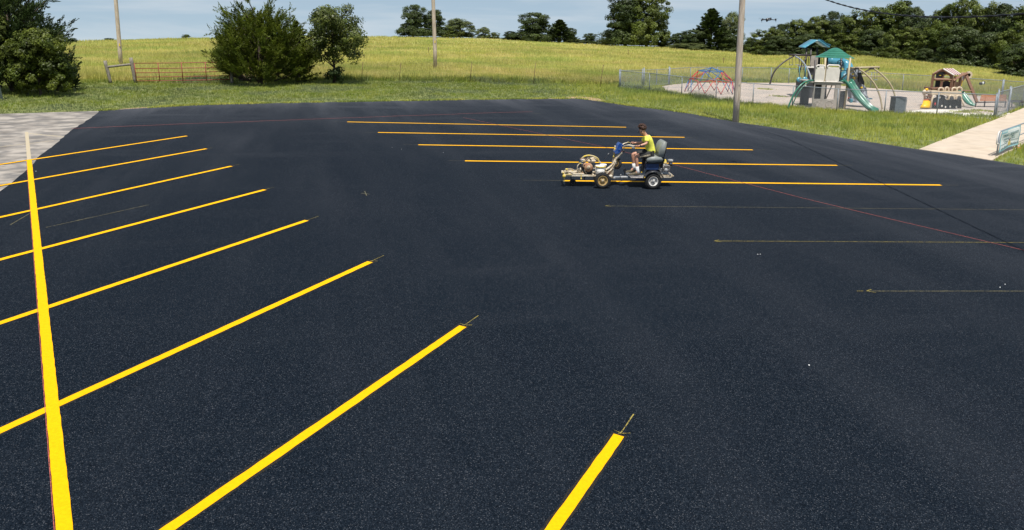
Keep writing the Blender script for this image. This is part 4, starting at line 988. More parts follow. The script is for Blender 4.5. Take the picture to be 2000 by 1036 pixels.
# pale rounded panels with hand slot
def rpanel(mb, x0, x1, z0, z1, Y, r=0.13, th=0.05, slot=True, ribs=9):
    def rr(x0, x1, z0, z1, r, n=5):
        P = []
        for (cx, cz, a0) in ((x1-r, z0+r, -PI/2), (x1-r, z1-r, 0), (x0+r, z1-r, PI/2), (x0+r, z0+r, PI)):
            for i in range(n+1): a = a0+PI/2*i/n; P.append(Vector((cx+r*math.cos(a), Y, cz+r*math.sin(a))))
        return P
    sl = 0.13
    if slot:
        P = rr(x0, x1, z0, z1-sl, 0.10); mb.prism(P, (0, th, 0))
        arch = [(x0+.04, z1-sl-.08), (x0+.04, z1-.06), (x0+.10, z1-.02), (x1-.10, z1-.02), (x1-.04, z1-.06), (x1-.04, z1-sl-.08)]
        mb.tube([(x, Y+th/2, z) for x, z in arch], 0.04, n=8)
    else: mb.prism(rr(x0, x1, z0, z1, r), (0, th, 0))
    for i in range(ribs):
        x = x0+(x1-x0)*(i+1)/(ribs+1); mb.box((x, Y-.004, (z0+z1-sl)/2), (0.022, 0.02, (z1-z0-sl)*.86))
for (u0, u1, n) in ((1592.3, 1610.8, 6), (1613.5, 1639.8, 9)):
    a = at(u0, 159.5, YF-.02); b = at(u1, 127.5, YF-.02); k = (a.x+b.x)/2; hw = (at(u1, 145, YF).x-at(u0, 145, YF).x)/2; xm = at((u0+u1)/2, 143, YF).x
    pt('safety_panel', M_PANEL, lambda mb: rpanel(mb, xm-hw, xm+hw, a.z, b.z, YF-.02, ribs=n))
# lower counter wall with window openings
xL, xR = at(1587.5, 190, YF).x, at(1639.5, 190, YF).x
def wallp(mb):
    Y = YF; z = lambda v: at(1610, v, Y).z
    xs_ = [xL, at(1590.5, 180, Y).x, at(1603.5, 180, Y).x, at(1610.5, 180, Y).x, at(1630, 180, Y).x, xR]; zt, z1, z0 = z(161), z(166), z(194)
    mb.box(((xL+xR)/2, Y, (zt+z1)/2), (xR-xL, .07, zt-z1), bev=.01); mb.box(((xL+xR)/2, Y, z0/2), (xR-xL, .07, z0), bev=.01)
    for (a, b) in ((0, 1), (2, 3), (4, 5)): mb.box(((xs_[a]+xs_[b])/2, Y, (z0+z1)/2), (xs_[b]-xs_[a], .066, z1-z0+.002))
    for i in range(7): mb.ball((xs_[4]-(i+.5)/7*(xs_[4]-xs_[3]), Y, z1), (.045, .03, .035), n=8, m=4)
    for (cx, r) in (((xs_[3]+xs_[4])/2+.03, .20), ((xs_[1]+xs_[2])/2, .16)):
        mb.tube([(cx+r*math.cos(i*PI/8), Y-.035, z0*.5+r*.9*math.sin(i*PI/8)) for i in range(17)], .022, n=6)
    mb.tube([(xs_[1]+.05, Y-.035, z0*.72), ((xs_[1]+xs_[2])/2, Y-.035, .12), (xs_[2]-.04, Y-.035, z0*.72)], .022, n=6)
pt('counter_wall', M_GREYP, wallp)
pt('side_wall', M_DKPANEL, lambda mb: mb.box(((at(1635.5, 195, YF+.1).x+at(1653, 195, YF+.1).x)/2, YF+.12, at(1645, 178, YF+.1).z/2), (.52, .06, at(1645, 178, YF+.1).z), bev=.01))
pt('side_wall', M_DKPANEL, lambda mb: mb.box((xL+.25, YF+1.75, .55), (.5, .05, 1.1)))
pt('interior_shade', M_BLACK, lambda mb: mb.box((at(1597, 180, YF+.5).x, YF+.5, zD*.5), (.5, .04, zD*.9)))  # black sheet paints the shade inside, behind the left window
pt('counter_shelf', M_PANEL, lambda mb: mb.box(((xL+xR)/2, YF-.03, zD-.005), (xR-xL+.06, .12, .03), bev=.008))
for s in (0.2, 0.8):
    pt('inner_brace', M_TAN, lambda mb: mb.tube([at(1628-20*(s < .5)*0, 163, YF+.9)+Vector((-.1+s*.3, 0, 0)), at(1612+30*(s > .5), 196, YF+.9)], .035, n=8))
# blue vertical bars right of the pale panels
for i in range(6):
    u = 1642.5+i*2.5; pt('railing_bar', M_DKTEAL, lambda mb: mb.tube([at(u, 137.5, YF+.12), at(u-.8, 158, YF+.12)], .014, n=6))
pt('railing_top', M_DKTEAL, lambda mb: mb.tube([at(1640.5, 137.3, YF+.12), at(1657.5, 138, YF+.12)], .022, n=6))
pt('railing_bottom', M_DKTEAL, lambda mb: mb.tube([at(1640, 157.5, YF+.12), at(1655, 158, YF+.12)], .02, n=6))
sw = at(1641, 124, YF+.5)
def wheel_(mb):
    mb.tube([sw+Vector((.17*math.cos(i*PI/8), 0, .17*math.sin(i*PI/8))) for i in range(17)], .018, n=6)
    for k in range(3): mb.tube([sw, sw+Vector((.17*math.cos(k*2.1+.5), 0, .17*math.sin(k*2.1+.5)))], .013, n=5)
pt('steering_wheel', M_BLACKM, wheel_)
# green slide
SLP = [(1652, 159.5, YF+.35), (1657, 161.5, YF+.1), (1665, 173, YF-.15), (1675, 188, YF-.45), (1685, 200, YF-.75), (1695, 210, YF-1.0), (1703, 215.5, YF-1.2), (1708, 218, YF-1.35)]
def slide(mb, P, w=0.42, side=0.16, th=0.03):
    P = spline(P, 5); n = len(P); C = []
    for i in range(n):
        d = (P[min(i+1, n-1)]-P[max(i-1, 0)]).normalized(); s = d.cross(Vector((0, 0, 1))).normalized(); u = s.cross(d).normalized()
        prof = [(-w/2-.045, side), (-w/2, side), (-w/2+.02, .05), (-w*.25, .0), (0, -.012), (w*.25, .0), (w/2-.02, .05), (w/2, side), (w/2+.045, side), (w/2+.04, -.02), (0, -.05), (-w/2-.04, -.02)]
        C.append([P[i]+s*a+u*b for a, b in prof])
    k = 12; vs = [p for c_ in C for p in c_]
    fs = [(i*k+j, i*k+(j+1) % k, (i+1)*k+(j+1) % k, (i+1)*k+j) for i in range(n-1) for j in range(k)]+[tuple(range(k)), tuple((n-1)*k+j for j in range(k))]
    mb.add(vs, fs, True)
pt('slide', M_GRN, lambda mb: slide(mb, [at(*p) for p in SLP], w=.50, side=.15), label='green open slide')
pt('slide_hood', M_GRN, lambda mb: mb.tube([at(1641, 159.5, YF+.1), at(1645, 158.3, YF+.1), at(1651, 161, YF+.05), at(1657, 168, YF)], .04, n=8))
# green curved pole left
pt('arch_pole', M_GRN, lambda mb: mb.tube(spline([at(1588, 157.5, YF), at(1578, 158.5, YF-.1), at(1567, 164, YF-.25), at(1555, 177, YF-.4), at(1546, 194, YF-.5), at(1540.5, 208, YF-.55), at(1540, 213, YF-.55)], 4), .045, n=8), label='green curved pole')
pt('arch_pole', M_GRN, lambda mb: mb.tube(spline([at(1588, 159.5, YF+.5), at(1575, 164, YF+.4), at(1560, 180, YF+.2), at(1550, 200, YF+.1), at(1547, 207, YF+.05)], 4), .03, n=8), label='green curved pole')
# tan overhead climber on the right
YT = YF+1.0
pt('beam', M_TAN, lambda mb: mb.tube([at(1659, 133.3, YT), at(1717.5, 131.5, YT)], .06, n=10))
pt('beam', M_TAN, lambda mb: mb.tube([at(1666, 149, YT+.9), at(1723, 149.5, YT+.9)], .035, n=8))
for (P_) in ([(1674, 132.5), (1692, 146), (1709, 166), (1719, 190), (1723.5, 215)], [(1704, 132.5), (1722, 146), (1738, 164), (1747, 184), (1751, 212)]):
    pt('arch_pole', M_TAN, lambda mb: mb.tube(spline([at(u, v, YT-.1*i) for i, (u, v) in enumerate(P_)], 5), .048, n=10))
for (P_) in ([(1674, 133.5), (1656, 144), (1640, 157)], [(1703, 134), (1684, 144), (1663, 160)]):
    pt('arch_pole', M_TAN, lambda mb: mb.tube(spline([at(u, v, YT+.15*i) for i, (u, v) in enumerate(P_)], 4), .042, n=8))
for u in (1672, 1702):
    pt('bracket', M_DARKST, lambda mb: mb.box(at(u+1, 134, YT-.02), (.22, .15, .12), bev=.02))
for i, u in enumerate((1661, 1668, 1682, 1698, 1716)): pt('hanging_hook', M_DARKST, lambda mb: mb.box(at(u, 134.2, YT), (.05, .05, .09)))
def trap(mb):
    for u in (1708, 1713): mb.tube([at(u, 140-(u-1708)*.5, YT+.5), at(u-.3, 156, YT+.5)], .012, n=5)
    mb.tube([at(1706, 156.5, YT+.5), at(1714, 156, YT+.5)], .02, n=6)
pt('trapeze', M_GALV, trap)
# moulded climbing rock
YK = YF+1.5
def rock(mb):
    rr = random.Random(9); base = [(1661, 134), (1666, 133), (1680, 134.5), (1688, 152), (1692, 165), (1697, 182), (1699, 196), (1683, 200), (1664, 199), (1661, 176)]
    cols = 9; rows = 10; vs = []
    def lx(v): return 1661.5+ (0 if v < 170 else (v-170)*.05)
    def rx(v): return 1680+max(0, (v-136))*.30
    for j in range(rows+1):
        v = 134+(200-134)*j/rows
        for i in range(cols+1):
            s = i/cols; u = lx(v)+(rx(v)-lx(v))*s; bulge = .28*math.sin(PI*s)+rr.uniform(-.09, .09); vs.append(at(u, v, YK)-Vector((0, bulge, 0)))
    k = cols+1; fs = [(j*k+i, j*k+i+1, (j+1)*k+i+1, (j+1)*k+i) for j in range(rows) for i in range(cols)]
    n0 = len(vs); vs2 = [p+Vector((0, .5, 0)) for p in vs]; fs2 = [tuple(x+n0 for x in f[::-1]) for f in fs]
    rim = [i for i in range(k)]+[j*k+cols for j in range(1, rows+1)]+[rows*k+i for i in range(cols-1, -1, -1)]+[j*k for j in range(rows-1, 0, -1)]
    fs3 = [(rim[q], rim[(q+1) % len(rim)], rim[(q+1) % len(rim)]+n0, rim[q]+n0) for q in range(len(rim))]
    mb.add(vs+vs2, fs+fs2+fs3)
pt('climbing_rock', M_ROCK, rock, label='grey moulded rock climbing wall')
pt('recess_shade', M_BLACK, lambda mb: mb.prism([at(1677, 142, YK-.42), at(1681.5, 142, YK-.42), at(1688, 160, YK-.42), at(1688, 166, YK-.42), at(1677.5, 161, YK-.42)], (0, .12, 0)))  # black slab paints the shade of the recess in the rock
for (u, v) in ((1665.5, 145), (1683, 171.5), (1661.5, 158), (1668, 152), (1675, 180)):
    pt('hand_hold', M_HOLD if v < 172 else M_DARKST, lambda mb: mb.ball(at(u, v, YK-.36), (.075, .06, .055), n=8, m=5))
# small teal pieces at the foot
pt('step_pad', M_TEAL, lambda mb: mb.box(at(1662, 197, YF+.6), (.16, .2, .22), bev=.03))
pt('step_pad', M_TEAL, lambda mb: mb.box(at(1696, 193, YF+1.6), (.38, .25, .06), bev=.02))
pt('step_pad', M_RUST, lambda mb: mb.ball(at(1657.5, 192, YF+.6), (.06, .06, .06), n=8, m=5))
# rear tower
YA = 46.5
zb = at(1590, 130, YA).z
def roof_b(mb):
    L, R_2, T = at(1570, 92.5, YA), at(1621, 91.5, YA), at(1598.5, 78.5, YA); dep = 1.7
    A = spline([L+Vector((0, -.2, 0)), at(1577, 89.5, YA), at(1588, 83, YA), T, at(1608, 83.5, YA), at(1615, 88.5, YA), R_2], 4)
    mb.hull_strip(A, [p+Vector((.25, dep, .02)) for p in A], (0, 0, -.07))
pt('roof', M_TEAL, roof_b, label='blue curved roof')
def roof_b2(mb):
    A = spline([at(1598, 78.0, YA+.4), at(1606, 80.5, YA+.4), at(1613, 86, YA+.4), at(1622, 89, YA+.4)], 4); mb.tube(A, .055, n=6)
pt('roof_ridge', M_DKTEAL, roof_b2)
for (u0, u1, YY) in ((1575.5, 1572, YA+.2), (1584, 1582, YA+.2), (1596.5, 1594, YA+1.5), (1614, 1611, YA+.4)):
    a = at(u0, 93, YY); b = at(u1, 150, YY); d = b-a; b = a+d*((a.z+.1)/(a.z-b.z)); pt('post', M_DARKST, lambda mb: mb.tube([a, b], .055, n=8))
pt('safety_panel', M_GREYP, lambda mb: rpanel(mb, at(1583, 120, YA).x, at(1598, 120, YA).x, zb, at(1590, 109, YA).z, YA, slot=False, ribs=7))
pt('deck', M_PANEL, lambda mb: mb.box(at(1590, 131, YA+.7), (1.6, 1.5, .08), bev=.01))
def dkw(mb):
    a = at(1575, 168, YA+.1); b = at(1592, 131, YA+.1); mb.box(((a.x+b.x)/2, YA+.1, b.z*.86), (b.x-a.x, .06, b.z*.25)); mb.box(((a.x+b.x)/2, YA+.1, b.z*.24), (b.x-a.x, .06, b.z*.48))
    mb.box((a.x+.1, YA+.1, b.z*.6), (.2, .058, b.z*.28)); mb.box((b.x-.05, YA+.1, b.z*.6), (.1, .058, b.z*.28))
pt('counter_wall', M_DKPANEL, dkw)
pt('side_wall', M_DKPANEL, lambda mb: mb.box(at(1563, 160, YA+.4)-Vector((0, 0, at(1563, 160, YA+.4).z/2)), (.5, .1, 1.3)))
for i in range(6):
    u = 1559.5+i*4.4; pt('railing_bar', M_DARKST, lambda mb: mb.tube([at(u+2.5, 111, YA+.5), at(u, 142, YA+.5)], .022, n=6))
for i in range(5):
    u = 1602+i*3.2; pt('railing_bar', M_DARKST, lambda mb: mb.tube([at(u, 112, YA+.9), at(u-.4, 128, YA+.9)], .018, n=6))
pt('ladder_rail', M_DARKST, lambda mb: mb.tube([at(1577, 111, YA), at(1566, 126, YA), at(1561, 141, YA)], .03, n=6))
pt('beam', M_DARKST, lambda mb: mb.tube([at(1541.5, 107.5, YA), at(1584.5, 108.6, YA)], .06, n=8), label='dark overhead beam')
pt('arch_pole', M_DARKST, lambda mb: mb.tube(spline([at(1550.5, 110, YA), at(1534, 119.5, YA-.2), at(1518, 133, YA-.4), at(1509, 147, YA-.5), at(1503.5, 165, YA-.6)], 5), .05, n=8), label='dark curved pole')
pt('arch_pole', M_GALV, lambda mb: mb.tube(spline([at(1553, 110, YA-.1), at(1565, 118, YA-.5), at(1575, 131, YA-1), at(1582, 147, YA-1.6), at(1585, 160, YA-2.0)], 5), .048, n=8), label='grey curved pole')
for u in (1545, 1557.5):
    pt('trapeze', M_GALV, lambda mb: [mb.tube([at(u-3, 110, YA+.1), at(u-3, 127, YA+.1)], .012, n=5), mb.tube([at(u+3, 110, YA+.1), at(u+3, 127, YA+.1)], .012, n=5), mb.tube([at(u-4, 127, YA+.1), at(u+4, 127, YA+.1)], .022, n=6)])
for (u, v) in ((1561, 156), (1572.3, 155.5)):
    pt('disc_step', M_TEAL, lambda mb: mb.lathe([(.02, -.03), (.15, -.03), (.16, 0), (.15, .03), (.02, .03)], at(u, v, YF+3.2), (0, -1, .25), n=14))
    pt('hanger_bar', M_TEAL, lambda mb: mb.tube([at(u+.8, 130, YF+3.3), at(u, 154, YF+3.3)], .022, n=6))
# blue tube slide behind
pt('tube_slide', M_TEAL, lambda mb: mb.tube(spline([at(1619, 121, YF+3.4), at(1633, 120.5, YF+3.6), at(1646, 123, YF+3.8), at(1656, 130, YF+3.6), at(1657, 141, YF+3.2), at(1648, 150, YF+2.9), at(1645, 162, YF+2.8)], 5), .27, n=18), label='blue enclosed tube slide')

# ------------------------------------------------------------------ playhouse with slide
def Z3(a, b, Y): return at(1780+a/8.633, 120+b/8.633, Y)
YH = 43.2
ph = thing('playhouse', 'brown plastic timber playhouse with striped roof and swing beam', 'playhouse', tuple(G(1840, 207)))
def P3_(a, b, dy=0): return Z3(a, b, YH+dy)
def hp(name, m, pts, r=.07, box=True, label=None, flat=(1, 1)):
    pt(name, m, lambda mb: mb.tube(pts, r, n=4 if box else 8, flat=flat), parent=ph, label=label)
hp('post', M_BROWN, [P3_(375, 205), P3_(340, 440), P3_(315, 640)], .085)
hp('post', M_BROWN, [P3_(690, 240), P3_(675, 380), P3_(655, 600)], .085)
hp('post', M_BROWN, [P3_(520, 330), P3_(495, 440), P3_(485, 560)], .075)
hp('gable_beam', M_BROWN, [P3_(365, 225), P3_(475, 155), P3_(560, 150)], .075); hp('gable_beam', M_BROWN, [P3_(545, 145), P3_(700, 240)], .075)
hp('cross_beam', M_BROWN, [P3_(380, 305), P3_(685, 310)], .08)
pt('gable_panel', M_DKPANEL, lambda mb: mb.prism([P3_(425, 215, .1), P3_(480, 170, .1), P3_(560, 165, .1), P3_(640, 230, .1), P3_(540, 215, .1), P3_(530, 290, .1), P3_(420, 290, .1)], (0, .06, 0)), parent=ph)
pt('badge', M_HOLD, lambda mb: mb.box(P3_(482, 238, .05), (.11, .04, .05)), parent=ph)
# arch
hp('arch_trim', M_BROWN, spline([P3_(535, 300, .05), P3_(545, 235, .05), P3_(600, 215, .05), P3_(655, 245, .05), P3_(668, 300, .05)], 4), .045)
pt('interior_shade', M_BLACK, lambda mb: [mb.prism([P3_(415, 330, .5), P3_(495, 330, .5), P3_(480, 445, .5), P3_(400, 445, .5)], (0, .05, 0)), mb.prism([P3_(535, 345, .5), P3_(600, 325, .5), P3_(655, 350, .5), P3_(645, 440, .5), P3_(530, 440, .5)], (0, .05, 0)),
                                     mb.prism([P3_(690, 320, .6), P3_(750, 330, .6), P3_(720, 470, .6), P3_(660, 470, .6)], (0, .05, 0))], parent=ph)  # black sheets stand in for the shaded interior behind the openings
# roof: boards
a0, a1 = P3_(535, 135, -.1), P3_(700, 132, 1.3); b0, b1 = P3_(710, 238, -.15), P3_(850, 235, 1.3)
for i in range(7):
    s0, s1 = i/7+.006, (i+1)/7-.006
    pt('roof_board', M_MAROON if i % 2 else M_PANEL, lambda mb: mb.prism([a0.lerp(a1, s0), a0.lerp(a1, s1), b0.lerp(b1, s1), b0.lerp(b1, s0)], (0, 0, .05+.006*(i % 2))), parent=ph)
c0, c1_ = P3_(365, 222, -.1), P3_(520, 215, 1.3)
pt('roof_slope', M_BROWN, lambda mb: mb.prism([a0, a1, c1_, c0], (0, 0, .05)), parent=ph, label='far roof slope')
# side wall with window
hp('post', M_BROWN, [P3_(745, 250, .3), P3_(715, 380, .3), P3_(700, 600, .3)], .075); hp('post', M_BROWN, [P3_(835, 245, .9), P3_(790, 440, .9), P3_(770, 620, .9)], .075)
pt('side_panel', M_BROWN, lambda mb: [mb.prism([P3_(745, 255, .35), P3_(775, 255, .5), P3_(745, 400, .5), P3_(720, 400, .35)], (0, .05, 0)), mb.prism([P3_(735, 350, .4), P3_(810, 350, .8), P3_(790, 430, .8), P3_(715, 430, .4)], (0, .05, 0)), mb.prism([P3_(770, 255, .5), P3_(835, 255, .9), P3_(828, 290, .9), P3_(768, 290, .5)], (0, .05, 0))], parent=ph)
# deck boards and stairs
for i in range(7):
    pt('deck_board', M_BROWN, lambda mb: mb.box(P3_(330+i*62, 455+8*(i % 2), .15), (.36, .9, .12), bev=.02), parent=ph)
for i in range(4):
    pt('step', M_BROWN, lambda mb: mb.box(P3_(310-i*12, 500+i*45, -.2-.12*i), (.34, .22, .07), bev=.01), parent=ph)
hp('stair_rail', M_BROWN, [P3_(330, 470, -.1), P3_(262, 640, -.5)], .05)
# swing beam, A leg, gear
hp('swing_beam', M_BROWN, [P3_(700, 330, .2), P3_(830, 245, .6), P3_(935, 205, .9)], .09)
hp('swing_beam', M_BROWN, [P3_(840, 210, 1.0), P3_(950, 215, .9)], .08)
hp('swing_leg', M_BROWN, [P3_(925, 240, .9), P3_(1010, 450, .6), P3_(1105, 690, .3)], .10)
hp('swing_leg', M_BROWN, [P3_(925, 235, 1.0), P3_(850, 330, 1.8), P3_(800, 420, 2.3)], .09)
gc = Z3(972, 232, YH+.95)
def gear(mb):
    n = 36; vs = []
    for k in range(n):
        a = 2*PI*k/n; r = .225 if k % 3 else .185; vs.append(gc+Vector((r*math.cos(a), 0, r*math.sin(a))))
    mb.prism(vs, (0, .08, 0)); mb.lathe([(.04, -.02), (.10, -.02), (.10, .0)], gc, (0, -1, 0), n=12)
pt('gear_wheel', M_BEIGE, gear, parent=ph)
hp('swing_strap', M_PANEL, [P3_(870, 215, .8), P3_(860, 320, .8)], .03); hp('swing_strap', M_CBLUE, [P3_(878, 225, .8), P3_(872, 290, .8)], .025); hp('swing_rope', M_HOLD, [P3_(862, 320, .8), P3_(845, 420, .8)], .02)
hp('swing_bar', M_BROWN, [P3_(860, 495, .3), P3_(1010, 498, .3)], .04, label='low cross bar')
t = ph
pt('slide', M_GRN, lambda mb: slide(mb, [P3_(800, 480, .4), P3_(860, 565, .2), P3_(930, 660, -.1), P3_(990, 725, -.35), P3_(1050, 750, -.5)], w=.38, side=.1), parent=ph, label='small green slide')

# beige truck shaped toy
YTk = 41.3
tk = thing('toy_climber', 'beige truck shaped plastic climber over dark panels in front of the playhouse', 'toy climber', tuple(G(1850, 213)))
def T_(a, b, dy=0): return Z3(a, b, YTk+dy)
def tp_(name, m, f, label=None): mb = MB(); f(mb); return mb.build(name, m, tk, label)
tp_('body', M_BEIGE, lambda mb: mb.prism([T_(340, 500), T_(470, 505), T_(840, 505), T_(860, 560), T_(845, 650), T_(800, 640), T_(780, 600), T_(740, 640), T_(690, 605), T_(650, 650), T_(600, 650), T_(640, 590), T_(560, 565), T_(420, 560), T_(345, 560)], (0, .22, 0)))
for (a, w, h) in ((500, 42, 60), (600, 30, 70), (725, 40, 62), (810, 40, 70)):
    tp_('window_arch', M_BEIGE, lambda mb: mb.tube(spline([T_(a-w, 508, .1), T_(a-w+6, 508-h*.75, .1), T_(a, 508-h, .1), T_(a+w-6, 508-h*.75, .1), T_(a+w, 508, .1)], 4), .045, n=8))
for a in (675, 800):
    tp_('wheel_arch', M_BEIGE, lambda mb: mb.tube(spline([T_(a-45, 640, -.03), T_(a-35, 595, -.03), T_(a, 578, -.03), T_(a+35, 595, -.03), T_(a+45, 640, -.03)], 4), .05, n=8))
    tp_('wheel', M_DKPANEL, lambda mb: mb.lathe([(.02, -.05), (.10, -.05), (.12, 0), (.10, .05), (.02, .05)], T_(a, 632, -.04), (0, 1, 0), n=16))
def skirt(mb):
    for (a0_, a1__, t0, t1) in ((335, 430, 640, 610), (430, 540, 570, 570), (540, 650, 575, 640), (650, 760, 650, 645), (760, 850, 645, 640)):
        mb.prism([T_(a0_+4, t0, .12), T_(a1__-4, t1, .12), T_(a1__-6, 800, .12), T_(a0_+6, 795, .12)], (0, .08, 0))
tp_('dark_panel', M_BLACK, skirt)
for i, (a, b) in enumerate(((400, 720), (515, 755), (575, 775), (655, 765), (760, 770), (480, 610), (580, 620))):
    tp_('panel_spot', M_CRED if i == 0 else M_PANEL, lambda mb: mb.ball(T_(a, b, .08), (.05, .03, .06 if i else .09), n=8, m=5))
tp_('side_post', M_BEIGE, lambda mb: mb.tube([T_(380, 560, .05), T_(345, 650, .05), T_(322, 790, .05)], .05, n=8))
tp_('side_post', M_BEIGE, lambda mb: mb.tube([T_(850, 645, .05), T_(885, 760, .0)], .04, n=8))
tp_('rear_body', M_BEIGE, lambda mb: mb.box(T_(390, 530, .5), (.6, .7, .22), bev=.06))
sc_ = thing('toy_scoop', 'yellow plastic scoop ramp at the left end of the beige toy climber', 'toy scoop', tuple(Z3(240, 780, YTk)))
mb = MB(); mb.hull_strip([Z3(205, 655, YTk+.2), Z3(200, 690, YTk+.05), Z3(175, 735, YTk-.1), Z3(152, 775, YTk-.2)], [Z3(325, 655, YTk+.2), Z3(325, 690, YTk+.05), Z3(320, 735, YTk-.1), Z3(312, 778, YTk-.2)], (0, .05, -.05)); mb.build('scoop', M_YPLAS, sc_)
mb = MB(); mb.tube([Z3(205, 655, YTk+.2), Z3(325, 655, YTk+.2)], .035, n=6); mb.build('axle', M_ORANGE, sc_)
sh = thing('toy_shovel', 'beige and yellow toy post left of the playhouse', 'toy', tuple(Z3(225, 640, YTk+1.5)))
mb = MB(); mb.tube([Z3(225, 640, YTk+1.5), Z3(218, 500, YTk+1.5)], .06, n=8); mb.ball(Z3(220, 525, YTk+1.5), (.13, .1, .17), n=10, m=6); mb.build('stem', M_BEIGE, sh)
mb = MB(); mb.ball(Z3(258, 478, YTk+1.5), (.11, .08, .08), n=10, m=6); mb.build('cap', M_YPLAS, sh)

# bench
YBn = 43.5
bn = thing('park_bench', 'bench with orange brown slatted back behind the right gate', 'bench', tuple(G(1935, 207)))
def B6(a, b, dy=0): return at(1900+a/9.42, 140+b/9.42, YBn+dy)
for i in range(5):
    s0 = i/5; z0, z1 = 425+(i)*24+3, 425+(i+1)*24-2
    def bd(mb):
        xl0, xl1 = 165-(i)*7, 165-(i+1)*7
        mb.prism([B6(xl0, z0, .25-.03*i), B6(620, z0, .25-.03*i), B6(618, z1, .22-.03*i), B6(xl1, z1, .22-.03*i)], (0, .035, 0))
    pt('back_slat', M_ORSLAT, bd, parent=bn)
for i in range(3): pt('seat_slat', M_DARKST, lambda mb: mb.prism([B6(50, 566-i*5, -.25+i*.16), B6(625, 560-i*5, -.25+i*.16), B6(625, 560-i*5, -.13+i*.16), B6(50, 566-i*5, -.13+i*.16)], (0, 0, -.04)), parent=bn)
for a in (58, 220, 600):
    pt('leg', M_DARKST, lambda mb: [mb.tube([B6(a, 570, -.2), B6(a-10, 685, -.2)], .035, n=6), mb.tube([B6(a+15, 425, .3), B6(a, 570, .1), B6(a-5, 665, .2)], .03, n=6)], parent=bn)
pt('foot_rail', M_DARKST, lambda mb: mb.tube([B6(50, 682, -.2), B6(590, 672, -.2)], .025, n=6), parent=bn)
bt = thing('picnic_bench', 'low dark bench seen through the fence right of the gate', 'bench', tuple(G(1983, 207)))
pt('seat', M_DARKST, lambda mb: mb.box(B6(790, 555), (.72, .4, .06), bev=.01), parent=bt); pt('backrest', M_DARKST, lambda mb: mb.box(B6(790, 540, .25), (.72, .05, .10), bev=.01), parent=bt)
for a in (720, 860): pt('leg', M_DARKST, lambda mb: mb.tube([B6(a, 560), B6(a-5, 650)], .03, n=6), parent=bt)

# perforated bin in front of the fence
bnx = thing('litter_bin', 'grey perforated litter bin between slide and toy climber', 'bin', tuple(G(1757, 222)))
a = G(1746.5, 223); b_ = G(1768.5, 223.5); Hb = at(1750, 190.5, a.y).z; cxy = (a+b_)/2+Vector((0, .32, 0)); wB = (b_-a).length
pt('shell', M_DKPANEL, lambda mb: mb.box(cxy+Vector((-.02, 0, Hb/2)), (wB*.93, .56, Hb*.96), bev=.04), parent=bnx)
def slats(mb):
    for k in range(12):
        x = a.x+wB*(k+.5)/12; mb.box((x, cxy.y-.29, Hb/2), (wB/12*.55, .02, Hb*.94))
    for k in range(14): mb.box((cxy.x, cxy.y-.286, Hb*(k+.5)/14), (wB*.95, .016, Hb/14*.4))
pt('perforated_face', M_GALV, slats, parent=bnx)
pt('rim', M_BLACKM, lambda mb: mb.box(cxy+Vector((-.02, 0, Hb*.985)), (wB*.98, .6, .05), bev=.02), parent=bnx)
# bundle on the far rail
bu = at(1917.5, 163.5, 53.5)
t = thing('hung_jacket', 'small black and white bundle on the far playground fence rail', 'bundle', tuple(bu))
pt('dark_cloth', M_BLACK, lambda mb: [mb.ball(bu+Vector((-.07, 0, 0)), (.13, .1, .11), n=10, m=6), mb.ball(bu+Vector((.15, 0, .05)), (.08, .08, .12), n=10, m=6)], parent=t)
pt('white_cloth', M_SOCK, lambda mb: mb.ball(bu+Vector((.05, -.05, .02)), (.07, .09, .12), n=10, m=6), parent=t)

# ------------------------------------------------------------------ handrail and banner
q0 = G(1946, 305, .02); q1 = G(1985, 288, .02); du = (q1-q0); Lr = du.length; du.normalize(); nrm = Vector((du.y, -du.x, 0))
HRt = at(1944.5, 258, q0.y).z
UB = Vector((-0.02, 0, 1))
hr = thing('handrail', 'white pipe handrail with looped end beside the concrete walk', 'handrail', tuple(q0))
def H_(s, z): return q0+du*s+UB*z
pt('top_rail', M_GALV, lambda mb: mb.tube([H_(0.0, HRt), H_(2, HRt), H_(9, HRt)], .024, n=8), parent=hr)
pt('middle_rail', M_GALV, lambda mb: mb.tube([H_(0.0, HRt*.52), H_(9, HRt*.52)], .020, n=8), parent=hr)
pt('end_loop', M_PANEL, lambda mb: mb.tube([H_(0.0, HRt), H_(-.10, HRt-.01), H_(-.19, HRt-.07), H_(-.24, HRt-.25), H_(-.26, HRt*.56), H_(-.2, HRt*.50), H_(-.02, HRt*.52)], .022, n=8), parent=hr)
for s in (0.02, Lr, Lr*2, Lr*3): pt('post', M_GALV, lambda mb: mb.tube([H_(s, -.03), H_(s, HRt)], .026, n=8), parent=hr)
bnr = thing('banner', 'pale blue printed vinyl banner hanging on the handrail', 'banner', tuple(q0))
LB_ = Lr*1.0
def Bp(s, z, off=.035): 
    sag = .012*math.sin(s*9)+.01*math.sin(z*8+s*3); return H_(.06+s*(LB_-.06), HRt*(.13+.865*z)-.05*math.sin(s*PI)*(1-z)*-1)+nrm*(off+sag)
def cloth(mb, s0, s1, z0, z1, off, th=.004, ns=14, nz=8):
    A = []
    for j in range(nz+1):
        for i in range(ns+1): A.append(Bp(s0+(s1-s0)*i/ns, z0+(z1-z0)*j/nz, off))
    k = ns+1; F1 = [(j*k+i, j*k+i+1, (j+1)*k+i+1, (j+1)*k+i) for j in range(nz) for i in range(ns)]; n0 = len(A)
    mb.add(A+[p-nrm*th for p in A], F1+[tuple(x+n0 for x in f[::-1]) for f in F1], True)
pt('sheet', M_BANNER, lambda mb: cloth(mb, .0, 1, .0, .93, .035), parent=bnr)
pt('top_hem', M_BANB, lambda mb: cloth(mb, .0, 1, .95, 1, .036), parent=bnr); pt('bottom_hem', M_BANB, lambda mb: cloth(mb, .0, 1, .0, .07, .042), parent=bnr)
